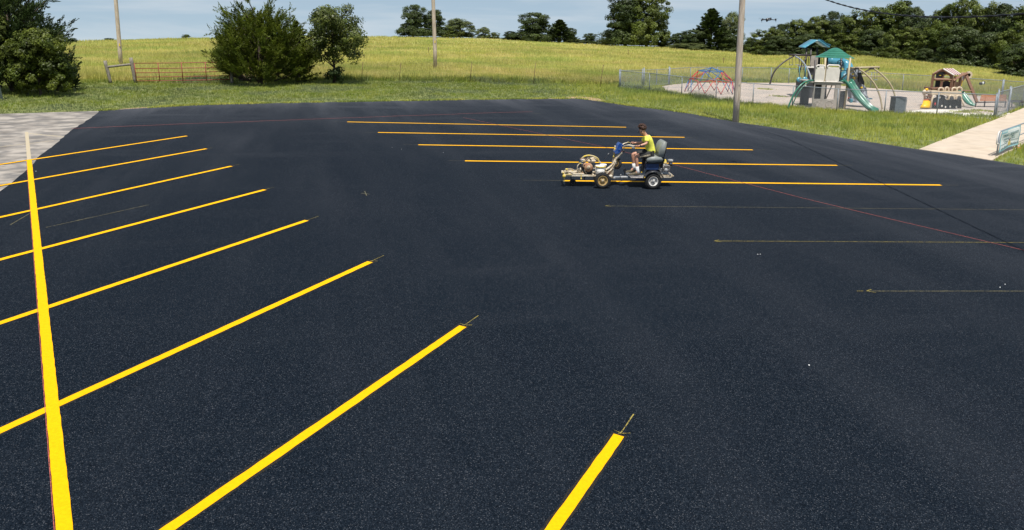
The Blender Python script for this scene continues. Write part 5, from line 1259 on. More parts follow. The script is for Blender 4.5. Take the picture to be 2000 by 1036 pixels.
pt('side_hem', M_BANB, lambda mb: cloth(mb, .0, .03, .0, 1, .044), parent=bnr); pt('side_hem', M_BANB, lambda mb: cloth(mb, .965, 1, .0, 1, .044), parent=bnr)
pt('corner_print', M_BANB, lambda mb: cloth(mb, .03, .30, .86, .93, .040), parent=bnr)
def words(s0, s1, z0, z1, txt, name='lettering'):
    c = bpy.data.curves.new(name, 'FONT'); c.body = txt; c.size = 1; c.extrude = 0.002; c.align_x = 'LEFT'; c.materials.append(M_INK)
    o = bpy.data.objects.new(name, c); COL.objects.link(o); bpy.context.view_layer.update(); w = max(o.dimensions.x, .01); h = max(o.dimensions.y, .01)
    p = Bp(s0, z0, .056); L = (s1-s0)*(LB_-.06); Hh = (z1-z0)*HRt*.865
    sx, sy = L/w, Hh/h*1.0
    M = Matrix(((du.x*sx, UB.x*sy, nrm.x, 0), (du.y*sx, UB.y*sy, nrm.y, 0), (du.z*sx, UB.z*sy, nrm.z, 0), (0, 0, 0, 1)))
    me = bpy.data.meshes.new_from_object(o.evaluated_get(bpy.context.evaluated_depsgraph_get())); bpy.data.objects.remove(o)
    me.transform(M); me.transform(Matrix.Translation(p-Vector(bnr['_root'][1:4]))); me.materials.clear(); me.materials.append(M_INK)
    o = bpy.data.objects.new(name, me); COL.objects.link(o); o.parent = bnr
words(.08, .90, .66, .80, 'COMMUNITY CHRISTIAN SCHOOL'); words(.14, .40, .50, .58, 'NOW ENROLLING'); words(.55, .84, .53, .61, 'PRESCHOOL'); words(.18, .36, .38, .44, 'ALL GRADES'); words(.58, .80, .42, .47, 'CALL TODAY')
rr = random.Random(3)
def city(mb):
    for i in range(34):
        s = .06+.88*i/33
        if .40 < s < .56: continue
        h = rr.uniform(.04, .14); mb.add([Bp(s, .09, .05), Bp(s+.024, .09, .05), Bp(s+.024, .09+h, .05), Bp(s+.006, .09+h*rr.uniform(.8, 1), .05)], [(0, 1, 2, 3)])
pt('skyline_print', M_INK, city, parent=bnr)
pt('figure_print', M_CREAMY, lambda mb: mb.add([Bp(.42, .12, .052), Bp(.55, .12, .052), Bp(.56, .26, .052), Bp(.53, .36, .052), Bp(.45, .34, .052), Bp(.41, .24, .052)], [(0, 1, 2, 3, 4, 5)]), parent=bnr)
pt('figure_print', M_BROWN, lambda mb: mb.add([Bp(.47, .35, .053), Bp(.52, .35, .053), Bp(.535, .41, .053), Bp(.51, .47, .053), Bp(.48, .45, .053)], [(0, 1, 2, 3, 4)]), parent=bnr)
pt('stripe_print', M_INK, lambda mb: [cloth(mb, .04, .40, .305, .32, .046), cloth(mb, .56, .96, .325, .34, .046)], parent=bnr)
pb = G(1986.5, 289, .02); t = thing('traffic_marker', 'small orange and white foot at the far post of the banner', 'marker', tuple(pb))
pt('foot', M_ORANGE, lambda mb: mb.lathe([(.09, 0), (.09, .02), (.05, .03), (.03, .10), (.02, .12)], pb+Vector((.02, -.05, 0)), n=12), parent=t); pt('band', M_SOCK, lambda mb: mb.lathe([(.045, 0), (.035, .05)], pb+Vector((.02, -.05, .045)), n=12), parent=t)

# ------------------------------------------------------------------ drone
dc = at(1501, 38.3, 20.9)
dn = thing('drone', 'small black quadcopter drone hovering left of the wood skyline', 'drone', tuple(dc))
MR = Matrix.Rotation(math.radians(-8), 3, 'Y') @ Matrix.Rotation(math.radians(35), 3, 'Z')
pt('body', M_BLACKM, lambda mb: [mb.box(dc, (.20, .085, .07), M=MR, bev=.02), mb.box(dc+Vector((.02, 0, .03)), (.13, .07, .03), M=MR, bev=.01)], parent=dn)
pt('gimbal_camera', M_BLACKM, lambda mb: mb.ball(dc+Vector((-.05, -.03, -.045)), .026, n=10, m=6), parent=dn)
pt('side_trim', M_GALV, lambda mb: mb.tube([dc+Vector((-.05, -.07, -.025)), dc+Vector((.03, -.05, .012))], .007, n=5), parent=dn)
for i, (dx, dy, dz) in enumerate(((-.225, -.10, -.03), (.245, .12, -.005), (-.10, .20, .0), (.16, -.14, -.012))):
    e = dc+Vector((dx, dy, dz)); ar = pt('arm', M_BLACKM, lambda mb: mb.tube([dc+Vector((dx*.3, dy*.4, -.005)), e], [.012, .009], n=6), parent=dn)
    pt('motor', M_BLACKM, lambda mb: mb.lathe([(.016, -.02), (.019, -.015), (.019, .02), (.012, .027)], e, n=10), parent=ar)
    pt('propeller', M_BLACK, lambda mb: [mb.tube([e+Vector((0, 0, .03)), e+Vector((.11*math.cos(i*1.3+.4), .11*math.sin(i*1.3+.4), .034))], [.007, .004], n=4, flat=(.3, 1.6)), mb.tube([e+Vector((0, 0, .03)), e-Vector((.11*math.cos(i*1.3+.4), .11*math.sin(i*1.3+.4), -.034))], [.007, .004], n=4, flat=(.3, 1.6))], parent=ar)
    if i in (0, 3): pt('landing_leg', M_BLACKM, lambda mb: mb.tube([e, e+Vector((.01, 0, -.065))], [.008, .004], n=5), parent=ar)

# ------------------------------------------------------------------ line striping machine (own frame: x back, y away, z up)
RZ = math.radians(4.0)
axle = G(1275, 369.5); _e = Vector((math.cos(RZ), math.sin(RZ), 0)); _n = Vector((-math.sin(RZ), math.cos(RZ), 0))
NEAR = 0.42
ORG = axle+_n*NEAR; ORG.z = 0
def ML(a, b, y=0.0):           # photo point (zoomed coordinates) on the machine's own plane y
    u, v = 1080+a/6.908, 230+b/6.908; d = ray(u, v); o = Vector((0, 0, HC)); P0 = ORG+_n*y
    t = (P0-o).dot(_n)/d.dot(_n); p = o+d*t; r = p-ORG
    return Vector((r.dot(_e), r.dot(_n), p.z))
mc = thing('line_striper', 'paint crusted ride on line striping machine with grey seat and blue tank', 'line striper', tuple(ORG), RZ, local=True)
def mp_(name, m, f, parent=mc, label=None): mb = MB(); f(mb); return mb.build(name, m, parent, label)
def wheelset(a, b, r, rim_m, y, rim_r, w=.13, spare=None, label=None):
    c_ = Vector((ML(a, b, y).x, y, r)) if spare is None else spare[0]; ax = Vector((0, -1, 0)) if spare is None else spare[1]
    tname = 'wheel'
    wl = mp_(tname, M_TYRE, lambda mb: mb.lathe([(rim_r*.98, -w/2+.01), (r*.86, -w/2), (r*.97, -w/2+.025), (r, -w*.22), (r, w*.22), (r*.97, w/2-.025), (r*.86, w/2), (rim_r*.98, w/2-.01), (rim_r*.95, 0)], c_, ax, n=36), label=label)
    mp_('tread', M_TYRE, lambda mb: [mb.box(c_+Vector((math.cos(k*PI/14)*r, sgn*w*.2*(-ax.y if spare is None else 0), math.sin(k*PI/14)*r)), (.022, w*.34, .012), M=Matrix.Rotation(-k*PI/14+PI/2, 3, 'Y')) for k in range(28) for sgn in (1, -1)] if spare is None else mb.ball(c_, .01), parent=wl)
    mp_('rim', rim_m, lambda mb: mb.lathe([(.03, w*.20), (.035, w*.34), (rim_r*.42, w*.30), (rim_r*.55, w*.10), (rim_r*.80, w*.12), (rim_r*.90, w*.40), (rim_r*1.02, w*.44), (rim_r*1.02, w*.30), (rim_r*.97, -w*.4), (.03, -w*.4)], c_, ax, n=28), parent=wl)
    mp_('hub', M_STEEL if rim_m is M_RIMW else M_CREAM, lambda mb: mb.lathe([(.034, 0), (.034, w*.44), (.02, w*.52)], c_, ax, n=12), parent=wl)
    if spare is None:
        for k in range(4 if rim_m is M_RIMW else 5):
            an = k*2*PI/(4 if rim_m is M_RIMW else 5)+.4; mp_('lug_nut', M_DARKST, lambda mb: mb.lathe([(.010, 0), (.010, .02)], c_+ax*(w*.26)+Vector((math.cos(an)*rim_r*.48, 0, math.sin(an)*rim_r*.48)), ax, n=6), parent=wl)
    return wl
RW = .212
for y in (-NEAR, NEAR): wheelset(1347, 857, RW, M_RIMW, y, .125)
for y in (-NEAR+.02, NEAR-.02): wheelset(668, 838, .208, M_RIMT, y, .128, w=.12)
cc = ML(268, 848, -.12); wl = mp_('caster_wheel', M_TYRE, lambda mb: mb.lathe([(.04, -.03), (.075, -.035), (.088, -.015), (.088, .015), (.075, .035), (.04, .03)], Vector((cc.x, -.12, .088)), (0, -1, 0), n=22))
mp_('rim', M_CREAM, lambda mb: mb.lathe([(.01, 0), (.045, .01), (.052, .034), (.052, -.03)], Vector((cc.x, -.12, .088)), (0, -1, 0), n=16), parent=wl)
mp_('caster_fork', M_BLACKM, lambda mb: [mb.tube([Vector((cc.x, -.18, .09)), Vector((cc.x-.05, -.16, .2)), Vector((cc.x-.07, -.12, .26))], .014, n=6), mb.tube([Vector((cc.x, -.06, .09)), Vector((cc.x-.05, -.08, .2)), Vector((cc.x-.07, -.12, .26))], .014, n=6)])
# front frame rails
zr = ML(300, 783, -.26).z
xF, xR_ = ML(155, 780, -.26).x, ML(800, 800, -.26).x
for y in (-.26, .22):
    mp_('frame_rail', M_CREAM, lambda mb: mb.box(((xF+xR_)/2, y, zr), (xR_-xF, .045, .045), bev=.006))
mp_('front_bar', M_CREAM, lambda mb: mb.box((xF+.01, -.02, zr), (.045, .60, .05), bev=.006))
mp_('cross_bar', M_CREAM, lambda mb: [mb.box((x, -.02, zr-.002), (.04, .46, .038), bev=.005) for x in (ML(330, 780).x, ML(530, 780).x, ML(760, 780).x)])
mp_('engine_plate', M_CREAM, lambda mb: mb.box(((ML(190, 740).x+ML(400, 740).x)/2, -.03, zr+.045), (ML(400, 740).x-ML(190, 740).x, .5, .02), bev=.004))
mp_('upper_rail', M_CREAM, lambda mb: mb.tube([ML(190, 735, -.22), ML(350, 742, -.22), ML(350, 742, .2), ML(190, 735, .2), ML(190, 735, -.22)], .02, n=6))
rr = random.Random(12)
# spray gun arm at the nose
mp_('spray_gun', M_CREAMY, lambda mb: [mb.ball(ML(150, 790, -.3), (.045, .04, .05), n=9, m=6), mb.ball(ML(140, 745, -.28), (.035, .04, .035), n=9, m=6), mb.ball(ML(185, 700, -.28), (.045, .035, .03), n=9, m=6), mb.tube([ML(148, 800, -.3), ML(152, 850, -.3)], .014, n=6), mb.ball(ML(152, 858, -.3), (.025, .02, .02), n=8, m=5)])
mp_('gun_hose', M_CREAM, lambda mb: mb.tube(spline([ML(185, 700, -.28), ML(240, 690, -.2), ML(300, 715, -.15), ML(345, 700, -.12)], 4), .013, n=6))
mp_('gun_hose', M_CREAM, lambda mb: mb.tube(spline([ML(135, 760, -.26), ML(120, 735, -.2), ML(165, 715, -.1), ML(260, 705, 0)], 4), .012, n=6))
mp_('gun_bracket', M_CREAMY, lambda mb: [mb.box(ML(205, 770, -.29), (.20, .02, .03), bev=.004), mb.box(ML(380, 800, -.29), (.03, .02, .10), bev=.004), mb.ball(ML(380, 828, -.29), (.025, .02, .025), n=8, m=5)])
mp_('control_rod', M_DARKST, lambda mb: mb.tube([ML(250, 700, -.1), ML(345, 600, -.1)], .005, n=5))
mp_('support_leg', M_BLACKM, lambda mb: [mb.box((ML(x, 820).x, y, zr-.07), (.03, .03, .10)) for x, y in ((405, -.2), (440, .1), (540, -.18), (560, .1))])
mp_('skid_plate', M_BLACKM, lambda mb: mb.box((ML(490, 820).x, 0, zr-.035), (.26, .4, .02)))
# engine one
eg = mp_('front_engine', M_BLACKM, lambda mb: [mb.box(ML(450, 690, -.02), (.30, .30, .24), bev=.03), mb.box(ML(400, 640, -.02), (.16, .26, .16), bev=.03)])
mp_('recoil_cover', M_HONDA, lambda mb: mb.lathe([(.0, .065), (.04, .07), (.07, .055), (.105, .045), (.115, .0), (.115, -.04)], ML(480, 672, -.20), (0, -1, .05), n=24), parent=eg)
mp_('shroud', M_HONDA, lambda mb: mb.box(ML(455, 650, -.14), (.20, .10, .14), bev=.03), parent=eg)
mp_('starter_hub', M_CREAM, lambda mb: mb.lathe([(.05, 0), (.05, .012), (.02, .02)], ML(480, 672, -.265), (0, -1, .05), n=14), parent=eg)
mp_('fuel_tank', M_CREAM, lambda mb: [mb.box(ML(515, 580, -.05), (.24, .24, .085), bev=.035), mb.ball(ML(480, 553, -.05), (.04, .04, .02), n=10, m=6)], parent=eg)
mp_('air_filter', M_ALU, lambda mb: mb.box(ML(400, 570, -.08), (.13, .16, .06), bev=.025), parent=eg)
mp_('muffler', M_CREAM, lambda mb: mb.box(ML(410, 610, .08), (.12, .12, .09), bev=.02), parent=eg)
mp_('pump', M_CREAM, lambda mb: [mb.box(ML(400, 740, -.18), (.05, .06, .07), bev=.01), mb.ball(ML(370, 700, -.2), (.025, .03, .05), n=8, m=6), mb.tube([ML(440, 745, -.2), ML(425, 700, -.2)], .012, n=6)])
mp_('hose', M_CREAMY, lambda mb: mb.tube(spline([ML(385, 560, -.1), ML(425, 525, -.12), ML(485, 512, -.12), ML(550, 525, -.1), ML(600, 552, -.08), ML(622, 595, -.05)], 5), .023, n=8), label='thick arched hose over the front engine')
mp_('hose', M_CREAM, lambda mb: mb.tube(spline([ML(500, 552, .02), ML(560, 545, .02), ML(610, 575, .0), ML(640, 610, -.02)], 5), .018, n=8))
mp_('hose', M_CREAM, lambda mb: mb.tube(spline([ML(370, 610, -.2), ML(335, 650, -.22), ML(330, 700, -.22), ML(365, 735, -.22), ML(400, 760, -.2)], 5), .013, n=6))
mp_('hose', M_BLACK, lambda mb: mb.tube(spline([ML(350, 590, -.05), ML(380, 640, -.22), ML(395, 700, -.22), ML(430, 745, -.2)], 5), .010, n=6))
# struts and upright
def bar(name, m, pts, w=.042): mp_(name, m, lambda mb: mb.tube([Vector(p) for p in pts], w*.7, n=4))
for y in (-.16, .14):
    bar('diagonal_strut', M_CREAM, [ML(715, 705, y), ML(790, 650, y), ML(815, 620, y)])
    bar('diagonal_strut', M_CREAM, [ML(715, 765, y), ML(800, 690, y), ML(850, 590, y)], .036)
bar('upright', M_CREAM, [ML(788, 812, -.12), ML(800, 720, -.12), ML(822, 620, -.12), ML(850, 555, -.1), ML(900, 500, -.08), ML(930, 470, -.06)], .056)
bar('upright', M_CREAM, [ML(770, 800, .12), ML(790, 700, .1), ML(812, 590, .08), ML(828, 520, .06)], .04)
mp_('guard', M_ORANGE, lambda mb: mb.prism([ML(738, 755, -.1), ML(778, 715, -.1), ML(782, 735, -.1), ML(752, 768, -.1)], (0, .05, 0)))
mp_('lever_stand', M_CREAMY, lambda mb: [mb.tube([ML(826, 525, .0), ML(832, 430, .0), ML(838, 405, .0)], .022, n=6), mb.ball(ML(825, 525, -.02), (.035, .03, .03), n=8, m=5)])
mp_('knob', M_CREAM, lambda mb: mb.ball(ML(838, 390, .0), (.024, .024, .024), n=10, m=6))
mp_('choke_cable', M_DARKST, lambda mb: mb.tube(spline([ML(690, 560, .05), ML(735, 510, .05), ML(780, 455, .05)], 3), .005, n=5)); mp_('cable_grip', M_STEEL, lambda mb: mb.tube([ML(740, 500, .05), ML(755, 483, .05)], .012, n=6))
# blue cover
mp_('blue_cover', M_BLUE, lambda mb: [mb.prism([ML(905, 345, -.14), ML(948, 368, -.14), ML(935, 410, -.14), ML(905, 470, -.14), ML(868, 490, -.14), ML(838, 490, -.14), ML(835, 465, -.14), ML(862, 420, -.14), ML(880, 375, -.14)], (0, .24, 0)),
                                      mb.prism([ML(915, 365, -.155), ML(938, 378, -.155), ML(905, 440, -.155), ML(880, 440, -.155)], (0, .03, 0))])
mp_('gauge', M_BLACKM, lambda mb: mb.lathe([(.04, 0), (.04, .03), (.02, .035)], ML(945, 450, -.02), (.8, -.3, .3), n=12))
mp_('cover_screw', M_STEEL, lambda mb: [mb.ball(ML(a, b, -.157), .009, n=6, m=4) for a, b in ((905, 430), (925, 385), (865, 465), (850, 480))])
# spare pulley wheel on the upright
sp_c = ML(868, 622, .03); wheelset(0, 0, .150, M_RIMT, 0, .09, w=.085, spare=(sp_c, Vector((-.86, -.42, .22)).normalized()), label='tilted small wheel on the steering column')
# handlebars
mp_('handlebar', M_CREAM, lambda mb: [mb.tube(spline([ML(925, 400, -.05), ML(945, 360, -.05), ML(1000, 340, .10), ML(1045, 348, .26), ML(1085, 352, .28)], 5), .014, n=8), mb.tube(spline([ML(925, 405, -.1), ML(965, 385, -.18), ML(1020, 372, -.26), ML(1085, 380, -.28), ML(1150, 390, -.27)], 5), .014, n=8)])
mp_('brake_lever', M_STEEL, lambda mb: [mb.tube(spline([ML(955, 410, -.16), ML(1000, 385, -.24), ML(1045, 385, -.28), ML(1085, 395, -.30), ML(1112, 425, -.31)], 4), .009, n=6), mb.tube([ML(1065, 405, -.29), ML(1100, 418, -.3)], .014, n=6)])
mp_('brake_lever', M_CREAMY, lambda mb: mb.tube(spline([ML(985, 350, .06), ML(1012, 332, .12), ML(1040, 345, .2)], 4), .012, n=6))
mp_('grip', M_BLACK, lambda mb: [mb.tube([ML(1105, 384, -.28), ML(1165, 392, -.27)], .02, n=8), mb.tube([ML(1050, 348, .26), ML(1098, 352, .28)], .02, n=8)])
# drawbar and footboard
zf = ML(1000, 806, 0).z
mp_('drawbar', M_GALV, lambda mb: mb.box(((ML(800, 800).x+ML(1040, 800).x)/2, 0, zf), (ML(1040, 800).x-ML(800, 800).x, .06, .05), bev=.006))
mp_('hitch', M_STEEL, lambda mb: [mb.box(ML(950, 803, -.1), (.17, .10, .05), bev=.01), mb.box(ML(825, 815, -.06), (.06, .06, .05), bev=.01), mb.ball(ML(915, 773, -.06), (.02, .02, .015), n=8, m=5)])
mp_('footboard', M_ALU, lambda mb: mb.box(((ML(1010, 800).x+ML(1225, 800).x)/2, -.02, ML(1100, 800, -.2).z), (ML(1225, 800).x-ML(1010, 800).x, .62, .025), bev=.006))
mp_('chassis_beam', M_NAVY, lambda mb: [mb.box(((ML(1085, 840).x+ML(1225, 840).x)/2, y, ML(1150, 835, -.25).z), (ML(1225, 840).x-ML(1085, 840).x, .05, .045), bev=.006) for y in (-.25, .25)])
mp_('pedal', M_BLACKM, lambda mb: [mb.tube([ML(965, 780, -.05), ML(968, 730, -.05)], .012, n=6), mb.prism([ML(962, 740, -.09), ML(958, 705, -.09), ML(970, 680, -.09), ML(988, 700, -.09), ML(980, 740, -.09)], (0, .08, 0))])
mp_('rear_axle', M_BLACKM, lambda mb: mb.tube([(0, -NEAR, RW), (0, NEAR, RW)], .022, n=8)); mp_('front_axle', M_BLACKM, lambda mb: mb.tube([(ML(668, 838, -NEAR).x, -NEAR, .208), (ML(668, 838, -NEAR).x, NEAR, .208)], .02, n=8))
mp_('rear_chassis', M_BLACKM, lambda mb: mb.box((.02, 0, zf+.02), (.52, .5, .06), bev=.01))
mp_('seat_post', M_BLACKM, lambda mb: mb.tube([ML(1225, 560, -.05), ML(1215, 640, -.05), ML(1200, 735, -.05)], .04, n=4))
mp_('battery_box', M_NAVY, lambda mb: mb.box((ML(1322, 640).x, .0, ML(1322, 645).z), (.34, .36, .20), bev=.02))
for y in (-NEAR, NEAR):
    def fend(mb):
        A = []; B = []
        for i in range(13):
            an = math.radians(20+i*12.5); r = RW+.05; A.append(Vector((math.cos(an)*r, y-.09, RW+math.sin(an)*r))); B.append(Vector((math.cos(an)*r, y+.09, RW+math.sin(an)*r)))
        mb.hull_strip(A, B, (0, 0, .012))
    mp_('fender', M_BLACKM, fend)
mp_('reflector', M_HOLD, lambda mb: [mb.ball(ML(1238, 808, -NEAR-.09), (.014, .01, .014), n=8, m=5), mb.ball(ML(1195, 738, -.12), (.02, .02, .012), n=8, m=5)])
# seat
seat = mp_('seat', M_SEAT, lambda mb: mb.add(*(lambda P, E: ([p+Vector((0, y, 0)) for y in E for p in P], [tuple(range(len(P)-1, -1, -1)), tuple(range(3*len(P), 4*len(P)))]+[(r_*len(P)+i, r_*len(P)+(i+1) % len(P), (r_+1)*len(P)+(i+1) % len(P), (r_+1)*len(P)+i) for r_ in range(3) for i in range(len(P))]))([ML(1236, 555), ML(1250, 530), ML(1300, 512), ML(1370, 505), ML(1430, 515), ML(1452, 540), ML(1445, 570), ML(1400, 580), ML(1300, 585), ML(1245, 575)], (-.24, -.21, .21, .24)), True))
mp_('seat_pan', M_BLACKM, lambda mb: mb.box((ML(1330, 595).x, 0, ML(1330, 592).z), (.44, .42, .06), bev=.02), parent=seat)
def backrest(mb, P, ys, sc=0.9):
    P = [Vector(p) for p in P]; c0 = sum(P, Vector())/len(P); vs = []
    for j, y in enumerate(ys):
        s = (sc if j in (0, len(ys)-1) else 1.0); vs += [c0+(p-c0)*s+Vector((0, y, 0)) for p in P]
    n = len(P); mb.add(vs, [tuple(range(n-1, -1, -1)), tuple((len(ys)-1)*n+i for i in range(n))]+[(r_*n+i, r_*n+(i+1) % n, (r_+1)*n+(i+1) % n, (r_+1)*n+i) for r_ in range(len(ys)-1) for i in range(n)], True)
mp_('backrest', M_SEAT, lambda mb: backrest(mb, [ML(1392, 500), ML(1398, 440), ML(1415, 380), ML(1445, 325), ML(1478, 305), ML(1508, 315), ML(1505, 360), ML(1480, 450), ML(1462, 520), ML(1430, 525)], (-.23, -.19, .19, .23)), label='grey tilted backrest')
mp_('backrest_shell', M_BLACKM, lambda mb: backrest(mb, [ML(1470, 530), ML(1490, 450), ML(1515, 355), ML(1520, 322), ML(1510, 310), ML(1500, 360), ML(1474, 450), ML(1455, 530), ML(1450, 570), ML(1470, 575)], (-.22, -.19, .19, .22)))
mp_('seat_bracket', M_BLACKM, lambda mb: mb.box((ML(1455, 620).x, 0, ML(1455, 610).z), (.05, .3, .24), bev=.01))
# rear engine
re = mp_('rear_engine', M_ALU, lambda mb: [mb.box(ML(1515, 680, -.02), (.20, .24, .17), bev=.03), mb.box(ML(1480, 650, 0), (.10, .2, .14), bev=.02), mb.ball(ML(1545, 700, -.13), (.06, .04, .06), n=12, m=8)])
mp_('cooling_fin', M_ALU, lambda mb: [mb.box(ML(1525, 640+i*9, -.04), (.15, .26, .006)) for i in range(5)], parent=re)
mp_('engine_cap', M_CREAMY, lambda mb: [mb.lathe([(.062, 0), (.062, .03), (.055, .035), (.045, .085), (.03, .11), (.01, .115)], ML(1505, 620, -.03), n=18)], parent=re)
mp_('muffler', M_STEEL, lambda mb: mb.box(ML(1585, 582, .02), (.12, .14, .07), bev=.02), parent=re)
mp_('muffler_guard', M_STEEL, lambda mb: [mb.tube([ML(1550+i*14, 560, -.06), ML(1552+i*14, 605, -.06)], .004, n=5) for i in range(6)], parent=re)
mp_('air_cleaner', M_BLACKM, lambda mb: mb.ball(ML(1588, 630, -.03), (.055, .07, .055), n=12, m=8), parent=re)
mp_('flywheel', M_STEEL, lambda mb: mb.lathe([(.02, .02), (.05, .015), (.055, -.01), (.03, -.02)], ML(1525, 712, -.17), (0, -1, 0), n=14), parent=re)
mp_('drive_arm', M_STEEL, lambda mb: [mb.tube([ML(1420, 700, -.15), ML(1500, 690, -.15)], .014, n=6), mb.tube([ML(1440, 720, -.15), ML(1520, 725, -.15)], .010, n=6)])
mp_('rear_plate', M_CREAM, lambda mb: mb.prism([ML(1450, 812, -.16), ML(1585, 812, -.16), ML(1632, 790, -.16), ML(1590, 775, -.16), ML(1455, 775, -.16)], (0, .36, 0)))
mp_('rear_housing', M_BLACKM, lambda mb: mb.box(ML(1520, 768, 0), (.18, .28, .08), bev=.02))
mp_('rear_tip', M_CREAM, lambda mb: mb.tube([ML(1560, 740, -.1), ML(1600, 770, -.1), ML(1630, 792, -.1)], .014, n=6))
# crusted fittings: valves, clamps, bolts and cables around the front engine
rr = random.Random(21)
for i in range(26):
    a_, b_ = rr.uniform(345, 560), rr.uniform(555, 770); y_ = rr.uniform(-.27, -.05); m_ = rr.choice([M_CREAM, M_CREAM, M_CREAMY, M_BLACKM, M_ALU, M_HONDA, M_BLACK])
    if (a_-480)**2+(b_-672)**2 < 62**2: continue
    k_ = rr.random()
    if k_ < .4: mp_('fitting', m_, lambda mb: mb.box(ML(a_, b_, y_), (rr.uniform(.02, .06), rr.uniform(.02, .06), rr.uniform(.02, .05)), bev=.006))
    elif k_ < .7: mp_('fitting', m_, lambda mb: mb.lathe([(.012, -.02), (.02, -.015), (.02, .015), (.01, .025)], ML(a_, b_, y_), (rr.uniform(-1, 1), -1, rr.uniform(-1, 1)), n=9))
    else:
        p0_ = ML(a_, b_, y_); mp_('cable', m_, lambda mb: mb.tube(spline([p0_, p0_+Vector((rr.uniform(-.08, .08), -.03, rr.uniform(.0, .08))), p0_+Vector((rr.uniform(-.14, .14), 0, rr.uniform(-.1, .08)))], 4), .008, n=6))
for i in range(14):
    a_, b_ = rr.uniform(160, 345), rr.uniform(715, 780); mp_('paint_crust', rr.choice([M_CREAM, M_CREAMY, M_ALU]), lambda mb: mb.ball(ML(a_, b_, rr.uniform(-.29, -.1)), (rr.uniform(.015, .035), .02, rr.uniform(.01, .022)), n=8, m=5))
for i in range(10):
    a_, b_ = rr.uniform(1460, 1590), rr.uniform(640, 770); mp_('fitting', rr.choice([M_ALU, M_STEEL, M_BLACKM, M_CREAM]), lambda mb: mb.box(ML(a_, b_, rr.uniform(-.18, -.12)), (rr.uniform(.015, .05), .02, rr.uniform(.015, .05)), bev=.004))
for a_, b_ in ((800, 790), (812, 690), (830, 600), (868, 530), (912, 488), (770, 690), (735, 735)): mp_('bolt', M_STEEL, lambda mb: mb.lathe([(.012, 0), (.012, .012)], ML(a_, b_, -.165), (0, -1, 0), n=6))
# bucket (stands on the frame)
bk_c = ML(632, 762, -.10); bk = thing('paint_bucket', 'white paint bucket with yellow splashed rim on the striping machine', 'bucket', (0, 0, 0), 0, local=True)
bk.location = ORG+_e*bk_c.x+_n*bk_c.y+Vector((0, 0, zr+.024)); bk.rotation_euler = (0, 0, RZ)
hB = ML(632, 650, -.10).z-zr-.03
mp_('pail', M_WHITE, lambda mb: mb.lathe([(.118, 0), (.125, .01), (.142, hB), (.136, hB), (.12, .012)], (0, 0, 0), n=28), parent=bk)
mp_('rim', M_CREAMY, lambda mb: mb.lathe([(.144, hB-.03), (.152, hB-.02), (.152, hB+.005), (.14, hB+.012), (.13, hB-.005)], (0, 0, 0), n=28), parent=bk)
mp_('lid', M_WHITE, lambda mb: [mb.lathe([(.01, hB+.04), (.085, hB+.04), (.09, hB+.03), (.09, hB-.0)], (.08, 0, .01), n=24), mb.lathe([(.12, hB+.018), (.13, hB-.0)], (0, 0, 0), n=24)], parent=bk)
mp_('bail_handle', M_STEEL, lambda mb: mb.tube([(.14*math.cos(a), -.145*abs(math.sin(a))-.0, hB-.03-.10*abs(math.sin(a))) for a in [i*PI/10 for i in range(11)]], .004, n=5), parent=bk)

# ------------------------------------------------------------------ rider
pr = thing('person', 'young rider in a fluorescent yellow shirt and black shorts driving the striping machine', 'person', tuple(ORG), RZ, local=True)
def skin_obj(name, m, V_, E_, R2, parent, sub=2, root=0, flat=None):
    me = bpy.data.meshes.new(name); me.from_pydata([tuple(v) for v in V_], E_, []); me.materials.append(m)
    o = bpy.data.objects.new(name, me); COL.objects.link(o); o.parent = parent
    sk = o.modifiers.new('skin', 'SKIN'); ly = me.skin_vertices[0] if me.skin_vertices else None
    sk.use_smooth_shade = True
    for i, r in enumerate(R2):
        ly.data[i].radius = r if isinstance(r, tuple) else (r, r); ly.data[i].use_root = (i == root)
    sb = o.modifiers.new('sub', 'SUBSURF'); sb.levels = sub; sb.render_levels = sub
    return o
def add_skin_layer(me):
    if not me.skin_vertices: me.attributes  # layer appears with the modifier
J = {}
def j(n, a, b, y): J[n] = ML(a, b, y); return J[n]
j('pel', 1320, 490, 0); j('sp1', 1318, 430, 0); j('sp2', 1300, 360, 0); j('chest', 1278, 300, 0); j('neck0', 1258, 250, 0); j('neck1', 1238, 222, 0); j('head0', 1212, 198, 0); j('head1', 1196, 160, 0); j('head2', 1198, 128, 0)
for s, nm in ((-1, 'n'), (1, 'f')):
    if s < 0: A = dict(sh=(1272, 278, -.17), el=(1262, 352, -.24), wr=(1165, 382, -.27), ha=(1135, 384, -.275), hip=(1290, 505, -.10), kn=(1120, 515, -.13), an=(1143, 720, -.14), heel=(1158, 765, -.14), toe=(1045, 785, -.15))
    else: A = dict(sh=(1262, 262, .17), el=(1190, 345, .24), wr=(1105, 342, .27), ha=(1075, 338, .275), hip=(1285, 480, .10), kn=(1078, 490, .10), an=(1093, 670, .10), heel=(1108, 712, .10), toe=(990, 745, .10))
    for k_, v_ in A.items(): j(k_+nm, *v_)
names = ['pel', 'sp1', 'sp2', 'chest', 'neck0', 'neck1', 'head0', 'head1', 'head2']
V_ = [J[n] for n in names]; R2 = [(.125, .10), (.12, .09), (.125, .09), (.13, .09), (.055, .055), (.05, .05), (.07, .07), (.088, .075), (.07, .062)]
E_ = [(i, i+1) for i in range(8)]
def addv(p, r, link):
    V_.append(Vector(p)); R2.append(r); E_.append((link, len(V_)-1)); return len(V_)-1
